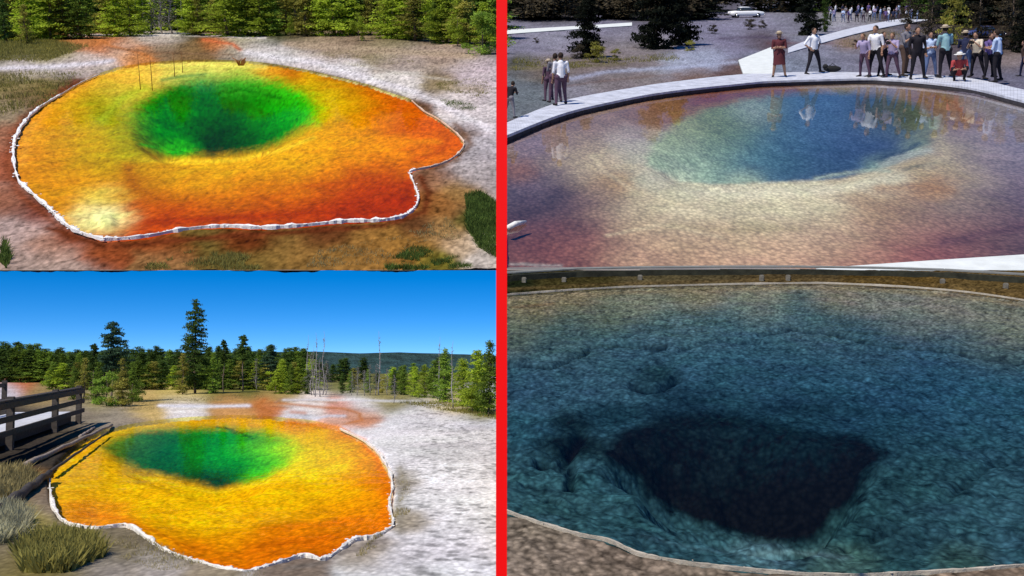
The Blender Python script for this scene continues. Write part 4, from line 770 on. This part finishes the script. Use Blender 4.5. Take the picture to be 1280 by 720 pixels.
def person(st, u, v, px, label, top='white', legs='black', hair='dark', hat=None, dress=None, face=0.0, arms='down', sleeve='short', stance=.1, step=0.0, crouch=False, group=None, z=0.0, lowres=False, bend=0.0, held=''):
    s = st.height(u, v, v - px, z) / (1.02 if crouch else 1.74)
    J = {}
    V3 = Vector
    if not crouch:
        J['pel'] = V3((0, 0, .93)); J['che'] = V3((0, .02 + bend * .3, 1.27)); J['nec'] = V3((0, bend * .45, 1.44 - bend * .1)); J['hd'] = V3((0, .03 + bend * .6, 1.60 - bend * .15))
        for sd in (-1, 1):
            J['hip', sd] = V3((.095 * sd, 0, .90)); J['kne', sd] = V3((sd * (.1 + stance * .5), .03 + step * sd * .5, .49)); J['ank', sd] = V3((sd * (.1 + stance), -.02 + step * sd, .08)); J['sho', sd] = V3((.185 * sd, bend * .4, 1.385 - bend * .08))
            J['toe', sd] = J['ank', sd] + V3((.03 * sd, .17, -.045))
    else:
        J['pel'] = V3((0, -.12, .30)); J['che'] = V3((0, .05, .60)); J['nec'] = V3((0, .14, .74)); J['hd'] = V3((0, .22, .87))
        for sd in (-1, 1):
            J['hip', sd] = V3((.1 * sd, -.12, .28)); J['kne', sd] = V3((.2 * sd, .26, .48)); J['ank', sd] = V3((.14 * sd, .0, .08)); J['sho', sd] = V3((.185 * sd, .12, .69)); J['toe', sd] = J['ank', sd] + V3((.02 * sd, .17, -.045))
    for sd in (-1, 1):
        S_ = J['sho', sd]
        if crouch or arms == 'front': e, w_ = V3((.05 * sd, .05, -.27)), V3((-.08 * sd, .27, -.24))
        elif arms == 'camera': e, w_ = V3((.06 * sd, .14, -.24)), V3((-.1 * sd, .28, -.02))
        elif arms == 'hips': e, w_ = V3((.17 * sd, -.06, -.24)), V3((-.01 * sd, .04, -.42))
        elif arms == 'crossed': e, w_ = V3((.05 * sd, .03, -.28)), V3((-.2 * sd, .17, -.24))
        elif arms == 'one': e, w_ = (V3((.06, .1, -.26)), V3((-.05, .28, -.1))) if sd > 0 else (V3((-.05, -.02, -.28)), V3((-.05, .03, -.53)))
        else: e, w_ = V3((.05 * sd, -.02, -.28)), V3((.06 * sd, .04, -.53))
        J['elb', sd] = S_ + e; J['wri', sd] = S_ + w_
    segs = []      # (P0, P1, r0, r1, kind)
    A = segs.append
    A((J['pel'] + V3((0, 0, -.02)), J['che'], .135, .145, 'top')); A((J['che'], J['nec'] + V3((0, 0, -.04)), .145, .09, 'top')); A((J['nec'] - V3((0, 0, .04)), J['hd'], .055, .05, 'skin'))
    for sd in (-1, 1):
        A((J['hip', sd], J['kne', sd], .1, .063, 'legs')); A((J['kne', sd], J['ank', sd], .062, .042, 'shin')); A((J['ank', sd] - V3((0, .04, .03)), J['toe', sd], .042, .036, 'shoe'))
        A((J['che'] + V3((.09 * sd, 0, .07)), J['sho', sd], .08, .062, 'top')); A((J['sho', sd], J['elb', sd], .058, .043, 'top' if sleeve else 'skin')); A((J['elb', sd], J['wri', sd], .041, .028, 'top' if sleeve == 'long' else 'skin'))
        A((J['hip', sd] + V3((0, -.02, .03)), J['pel'], .115, .125, 'legs'))
    mb = MB()
    for (a, b, r0, r1, k) in segs:
        q = seg_tube(a, b, r0, r1); mb.add(q.V, q.F)
    mb.ell(J['hd'] + V3((0, 0, .01)), (.075, .092, .115), 14, 10)
    mb.ell(J['hd'] + V3((0, .09, -.012)), (.015, .022, .022), 6, 5)
    mb.ell(J['hd'] + V3((0, .07, -.07)), (.04, .03, .03), 8, 6)
    for sd in (-1, 1):
        mb.ell(J['hd'] + V3((.076 * sd, 0, 0)), (.012, .02, .03), 6, 5); d = (J['wri', sd] - J['elb', sd]).normalized(); mb.ell(J['wri', sd] + d * .05, (.032, .03, .048), 8, 6)
    me = mb.mesh('tmp'); tmp = bpy.data.objects.new('tmp', me); COL.objects.link(tmp)
    rm = tmp.modifiers.new('r', 'REMESH'); rm.mode = 'VOXEL'; rm.voxel_size = .034 if lowres else .02; sm = tmp.modifiers.new('s', 'SMOOTH'); sm.iterations = 3; sm.factor = .5
    dg = bpy.context.evaluated_depsgraph_get(); body = bpy.data.meshes.new_from_object(tmp.evaluated_get(dg)); bpy.data.objects.remove(tmp); body.name = 'person_body'
    n = len(body.vertices); co = np.empty(n * 3); body.vertices.foreach_get('co', co); co = co.reshape(-1, 3)
    best = np.full(n, 9e9); lab = np.zeros(n, int); kinds = {'skin': 0, 'top': 1, 'legs': 2, 'shin': 2 if not dress and legs != 'bare' else 0, 'shoe': 3}
    tests = segs + [(J['hd'], J['hd'] + V3((0, 0, .02)), .09, .09, 'skin')] + [(J['wri', sd], J['wri', sd] + (J['wri', sd] - J['elb', sd]).normalized() * .1, .035, .03, 'skin') for sd in (-1, 1)]
    for a, b, r0, r1, k in tests:
        a = np.array(a); b = np.array(b); ab = b - a; t_ = np.clip(((co - a) @ ab) / (ab @ ab), 0, 1); d = np.linalg.norm(co - a - t_[:, None] * ab, axis=1) - (r0 + (r1 - r0) * t_)
        if k == 'top': d = d - .01
        mk = d < best; best[mk] = d[mk]; lab[mk] = kinds[k]
    if not crouch: lab[(co[:, 2] < .93) & (lab == 1) & (np.abs(co[:, 0]) < .17)] = 2
    vi = np.empty(len(body.polygons), int); vi[:] = [lab[p.vertices[0]] for p in body.polygons]
    body.materials.clear()
    for m in (SKIN, CM[dress or top], CM[dress or ('grey' if legs == 'bare' else legs)], SHOE): body.materials.append(m)
    # five fingers on each hand
    if not lowres:
        bm = bmesh.new(); bm.from_mesh(body); nf = len(bm.faces); hb = MB()
        for sd in (-1, 1):
            d = (J['wri', sd] - J['elb', sd]).normalized(); side = d.cross(V3((0, 1, 0) if abs(d.y) < .8 else (0, 0, 1))).normalized(); curl = d.cross(side).normalized() * -sd
            base = J['wri', sd] + d * .085
            for i, L_ in enumerate((.06, .07, .075, .065)):
                p = base + side * (.018 * (i - 1.5)); hb.tube([p, p + d * L_ * .5 + curl * .006, p + d * L_ * .85 + curl * .028], [.0085, .008, .006], 6)
            p = J['wri', sd] + d * .035 + side * .028; hb.tube([p, p + side * .02 + d * .025, p + side * .025 + d * .05 + curl * .012], [.0105, .0095, .007], 6)
        hm_ = hb.mesh('h'); bm.from_mesh(hm_); bm.to_mesh(body); bm.free(); vi = np.concatenate([vi, np.zeros(len(body.polygons) - nf, int)])
    body.polygons.foreach_set('material_index', vi); body.polygons.foreach_set('use_smooth', np.ones(len(body.polygons), bool)); body.update()
    p_ = st.P(u, v, z); k_ = -p_.x * st.s / (p_.y * st.c + st.h * st.s)
    r = root('person', st, p_, face, (s, s, s)); r.matrix_world = st.M @ Matrix.Translation(p_) @ Matrix.Rotation(math.atan(k_), 4, 'Y') @ Matrix.Rotation(face, 4, 'Z') @ Matrix.Diagonal((s * 1.13, s * 1.1, s, 1)); tag(r, label, 'person', group)
    link('body', body, parent=r)
    if arms == 'camera':
        q = (J['wri', 1] + J['wri', -1]) / 2 + V3((0, .05, .0)); hb = MB(); hb.box(q, (.15, .07, .1)); hb.tube([q + V3((0, .03, 0)), q + V3((0, .1, 0))], [.035, .032], 12); hb.box(q + V3((0, 0, .06)), (.05, .05, .03))
        tag(hb.build('handheld_camera', SHOE, M=r.matrix_world.copy(), smooth=False), 'black camera held up by the ' + held, 'camera')
    if hat:
        hb = MB(); c = J['hd'] + V3((0, -.01, .075)); hb.tube([c, c + V3((0, 0, .05)), c + V3((0, 0, .085))], [.095, .09, .05], 14); hb.tube([c + V3((0, 0, -.004)), c + V3((0, 0, .006))], [.17 if crouch else .145] * 2, 18)
        hb.build('hat', {'white': HATW, 'tan': HATT}[hat], r)
    hb = MB(); hb.ell(J['hd'] + V3((0, -.02, .03)), (.084, .092, .107), 12, 9)
    if dress: hb.ell(J['hd'] + V3((0, -.05, -.03)), (.08, .06, .1), 10, 8)
    hb.build('hair', HAIRM if hair == 'dark' else HAIRB, r)
    if not lowres:
        eb = MB()
        for sd in (-1, 1): eb.ell(J['hd'] + V3((.028 * sd, .083, .012)), (.009, .006, .006), 6, 5)
        eb.build('eyes', HAIRM, r)
    if dress:
        hb = MB(); zs = [1.0, .9, .75, .6, .48]; rr = [.135, .17, .185, .2, .215]; n = 22; V = []
        for i, (zz, q) in enumerate(zip(zs, rr)):
            for k in range(n): t_ = 6.2832 * k / n; f = 1 + .05 * math.sin(5 * t_) * i / 4; V.append((q * f * math.cos(t_), q * f * .8 * math.sin(t_), zz))
        hb.add(V, [(i * n + k, i * n + (k + 1) % n, (i + 1) * n + (k + 1) % n, (i + 1) * n + k) for i in range(4) for k in range(n)]); hb.build('skirt', CM[dress], r)
    return r
PI = math.pi; Z_ = WZ
person(UP, 701, 131, 66, 'man in white shirt and dark grey trousers walking on the left boardwalk, seen from behind', 'white', 'plum', face=.3, arms='down', step=.14, z=Z_)
person(UP, 694, 128, 62, 'person in grey jacket close behind the left shoulder of the white shirted walker', 'grey', 'plum', face=.2, arms='front', step=.08, z=Z_, sleeve='long')
person(UP, 686, 126, 52, 'shorter person in dark plum clothes at the left of the walking group of three', 'plum', 'plum', face=.4, hair='brown', hat='tan', step=.1, z=Z_)
person(UP, 637, 147, 47, 'person in dark clothes half hidden by the red post on the left boardwalk', 'black', 'grey', face=-.6, arms='front', stance=.15, z=Z_, bend=.4)
person(UP, 974, 96, 57, 'woman in dark red dress and pale hat standing alone beside the white platform', dress='darkred', hat='tan', face=PI - .2, arms='crossed', sleeve='short', z=Z_)
person(UP, 1017, 92, 58, 'man standing with legs apart, white shirt under open grey jacket and black trousers', 'white', 'black', face=PI + .5, arms='hips', stance=.22, z=Z_)
person(UP, 1081, 96, 56, 'leftmost of the right hand group, in lilac shirt', 'lilac', 'plum', face=PI - .9, arms='one', bend=.15, hair='brown', z=Z_)
person(UP, 1095, 96, 65, 'tall man in white shirt and black trousers at the left of the large group', 'white', 'black', face=PI - .9, arms='one', step=.08, z=Z_)
person(UP, 1104, 95, 56, 'dark clothed visitor between the tall white shirted man and the lilac and plum visitor', 'black', 'black', face=PI + .4, arms='crossed', z=Z_)
person(UP, 1116, 97, 57, 'visitor in pale lilac top and plum trousers with bent arms in the right hand group', 'lilac', 'plum', hair='brown', face=PI - .8, arms='camera', held='visitor in pale lilac top and plum trousers', step=.1, z=Z_)
person(UP, 1131, 94, 66, 'tall striding man in grey shirt and dark brown trousers in the right hand group', 'grey', 'brown', face=PI + .7, arms='one', bend=.12, stance=.16, step=.12, z=Z_)
person(UP, 1147, 99, 66, 'man all in black at the front of the right hand group', 'black', 'black', face=PI, arms='down', sleeve='long', z=Z_)
person(UP, 1163, 96, 57, 'visitor in bright blue shirt and blue jeans in the right hand group', 'pale', 'jean', face=PI + .1, arms='crossed', z=Z_)
person(UP, 1182, 97, 66, 'visitor in teal shirt, tan hat and dark trousers left of the crouching visitor', 'teal', 'black', hat='tan', face=.2, arms='front', z=Z_)
person(UP, 1199, 101, 37, 'crouching visitor in red and black with a wide white hat at the boardwalk edge', 'red', 'black', hat='white', face=PI - .3, crouch=True, z=Z_)
person(UP, 1207, 95, 57, 'visitor in dark blue shirt and jeans standing behind the crouching visitor', 'navy', 'jean', hat='tan', face=-.5, arms='front', z=Z_)
person(UP, 1222, 96, 58, 'visitor in cream shirt and black trousers right of the crouching visitor', 'cream', 'black', face=PI - .9, arms='camera', held='visitor in cream shirt', bend=.15, step=.08, z=Z_)
person(UP, 1236, 98, 58, 'visitor in purple shirt, second from the right in the large visitor group', 'purple', 'black', face=PI + .5, arms='camera', held='visitor in purple shirt', bend=.1, z=Z_)
person(UP, 1247, 102, 66, 'rightmost of the right hand group, in pale blue shirt and dark trousers', 'pale', 'black', face=.8, arms='front', z=Z_)
person(UP, 1281, 96, 46, 'person in brown cut by the right edge of the picture behind the boardwalk', 'brown', 'navy', face=1.2, arms='down', step=.2)
rp = random.Random(9); G4 = 'distant crowd at the far end of the upper right view'
cols = ['white', 'lilac', 'pale', 'purple', 'white', 'navy', 'grey']
protos = []
for i in range(34):
    u = 1036 + 112 * (i % 17 + rp.random() * .8) / 17; v = (27 if i < 17 else 22) + rp.uniform(-1.5, 1.5)
    lab_ = 'tiny distant visitor standing in the far crowd under the dark pines'
    if i < 7:
        r = person(UP, u, v, 17, lab_, cols[i], rp.choice(['black', 'plum', 'jean']), face=rp.random() * 6, arms=rp.choice(['down', 'front', 'crossed']), group=G4, lowres=True); protos.append((r, list(r.children)))
    else:
        r0, ch = protos[i % 7]; s = UP.height(u, v, v - 17) / 1.74
        r = r0.copy(); COL.objects.link(r); r.matrix_world = UP.M @ Matrix.Translation(UP.P(u, v)) @ Matrix.Rotation(rp.random() * 6, 4, 'Z') @ Matrix.Diagonal((s, s, s * rp.uniform(.92, 1.05), 1))
        for c in ch: k_ = c.copy(); COL.objects.link(k_); k_.parent = r
# bag on the boardwalk
mb = MB(); s_ = UP.S * .9
mb.ell((0, 0, .13), (.28, .13, .13), 14, 9); mb.ell((-.22, 0, .22), (.09, .09, .1), 10, 7); mb.tube([(-.15, 0, .2), (0, 0, .34), (.15, 0, .2)], .015, 6)
tag(mb.build('bag', cmat('black_bag', (.02, .02, .02)), M=UP.M @ Matrix.Translation(UP.P(1040, 90, Z_)) @ Matrix.Diagonal((s_ * 1.3, s_, s_, 1))), 'black bag lying on the boardwalk right of the standing man', 'bag')

# ------------------------------------------------------------------ cars
GLASS = mat('car_glass', (.03, .04, .05), rough=.1, bump=0, var=.05, spec=.5); TYRE = mat('tyre', (.02, .02, .02), bump=0); CHR = mat('chrome', (.6, .6, .6), rough=.25, metal=1, bump=0, var=.05)
def car(u, v, wpx, rz, paint, lab):
    s = UP.width(u, v, wpx) / 4.9; r = root('parked_car', UP, UP.P(u, v), rz, (s, s, s)); tag(r, lab, 'car')
    def loft(sections, name, m, bev=0):
        mb = MB(); V = []; n = len(sections[0][1])
        for x, ring in sections: V += [(x, y, z) for y, z in ring]
        Fs = [(i * n + k, i * n + (k + 1) % n, (i + 1) * n + (k + 1) % n, (i + 1) * n + k) for i in range(len(sections) - 1) for k in range(n)] + [tuple(range(n)), tuple((len(sections) - 1) * n + k for k in range(n))]
        mb.add(V, Fs); return mb.build(name, m, r, smooth=True)
    ring = lambda w_, z0, z1: [(-w_ * .9, z0), (w_ * .9, z0), (w_, z0 + .12), (w_, z1 - .15), (w_ * .85, z1), (-w_ * .85, z1), (-w_, z1 - .15), (-w_, z0 + .12)]
    loft([(-2.42, ring(.72, .42, .72)), (-2.3, ring(.86, .3, .84)), (-1.5, ring(.92, .26, .92)), (0, ring(.93, .25, .95)), (1.4, ring(.92, .26, .93)), (2.25, ring(.86, .3, .82)), (2.42, ring(.74, .4, .72))], 'body', paint)
    rg = lambda w0, w1, z0, z1: [(-w0, z0), (w0, z0), (w1, z1), (-w1, z1)]
    loft([(-1.35, rg(.78, .76, .92, .94)), (-.85, rg(.8, .62, .93, 1.38)), (.35, rg(.8, .62, .94, 1.38)), (1.0, rg(.78, .76, .92, .94))], 'window', GLASS)
    loft([(-.98, rg(.66, .62, 1.36, 1.385)), (-.7, rg(.68, .58, 1.375, 1.46)), (.2, rg(.68, .58, 1.375, 1.46)), (.5, rg(.66, .62, 1.34, 1.37))], 'roof', paint)
    for x in (-1.5, 1.5):
        for y in (-.82, .82):
            wb = MB(); wb.tube([(x, y - .1, .33), (x, y + .1, .33)], [.33, .33], 18); w_ = wb.build('wheel', TYRE, r)
            wb = MB(); wb.tube([(x, y - .11, .33), (x, y + .11, .33)], [.17, .17], 14); wb.build('rim', CHR, w_)
    for x in (-2.45, 2.45):
        wb = MB(); wb.box((x, 0, .45), (.1, 1.7, .12)); wb.build('bumper', CHR, r, bevel=.03)
        for y in (-.6, .6): wb = MB(); wb.ell((x * .985, y, .66), (.05, .1, .1), 10, 7); wb.build('headlight' if x > 0 else 'tail_light', CHR, r)
WP = mat('white_paint', (.8, .8, .8), rough=.3, bump=0, var=.03, spec=.5); BP = mat('blue_paint', (.05, .06, .16), rough=.3, bump=0, var=.05, spec=.5); GP = mat('grey_paint', (.3, .32, .38), rough=.3, bump=0, var=.05, spec=.5)
car(932, 22, 44, .1, WP, 'white sedan parked between the black pines and the dense pine')
car(979, 14, 36, -.2, GP, 'grey sedan parked farther back right of the white sedan')
car(1232, 47, 48, .35, BP, 'dark blue sedan behind the right end of the visitor group')

# ------------------------------------------------------------------ red post between the two halves
yb = 3.5; mb = MB(); w_ = 13.6 / F * yb; xm = (627 - 640) / F * yb
rp_ = MB(); rp_.box((0, 0, 1.35), (w_, w_ * .8, 5.0))
redm = mat('red_paint', (.95, .0, .0), rough=.6, bump=0, var=.02, nscale=2)
tag(rp_.build('red_post', redm, M=Matrix.Translation((xm, yb, 0)), smooth=False), 'tall flat bright red post standing upright between the left and the right pools', 'post')
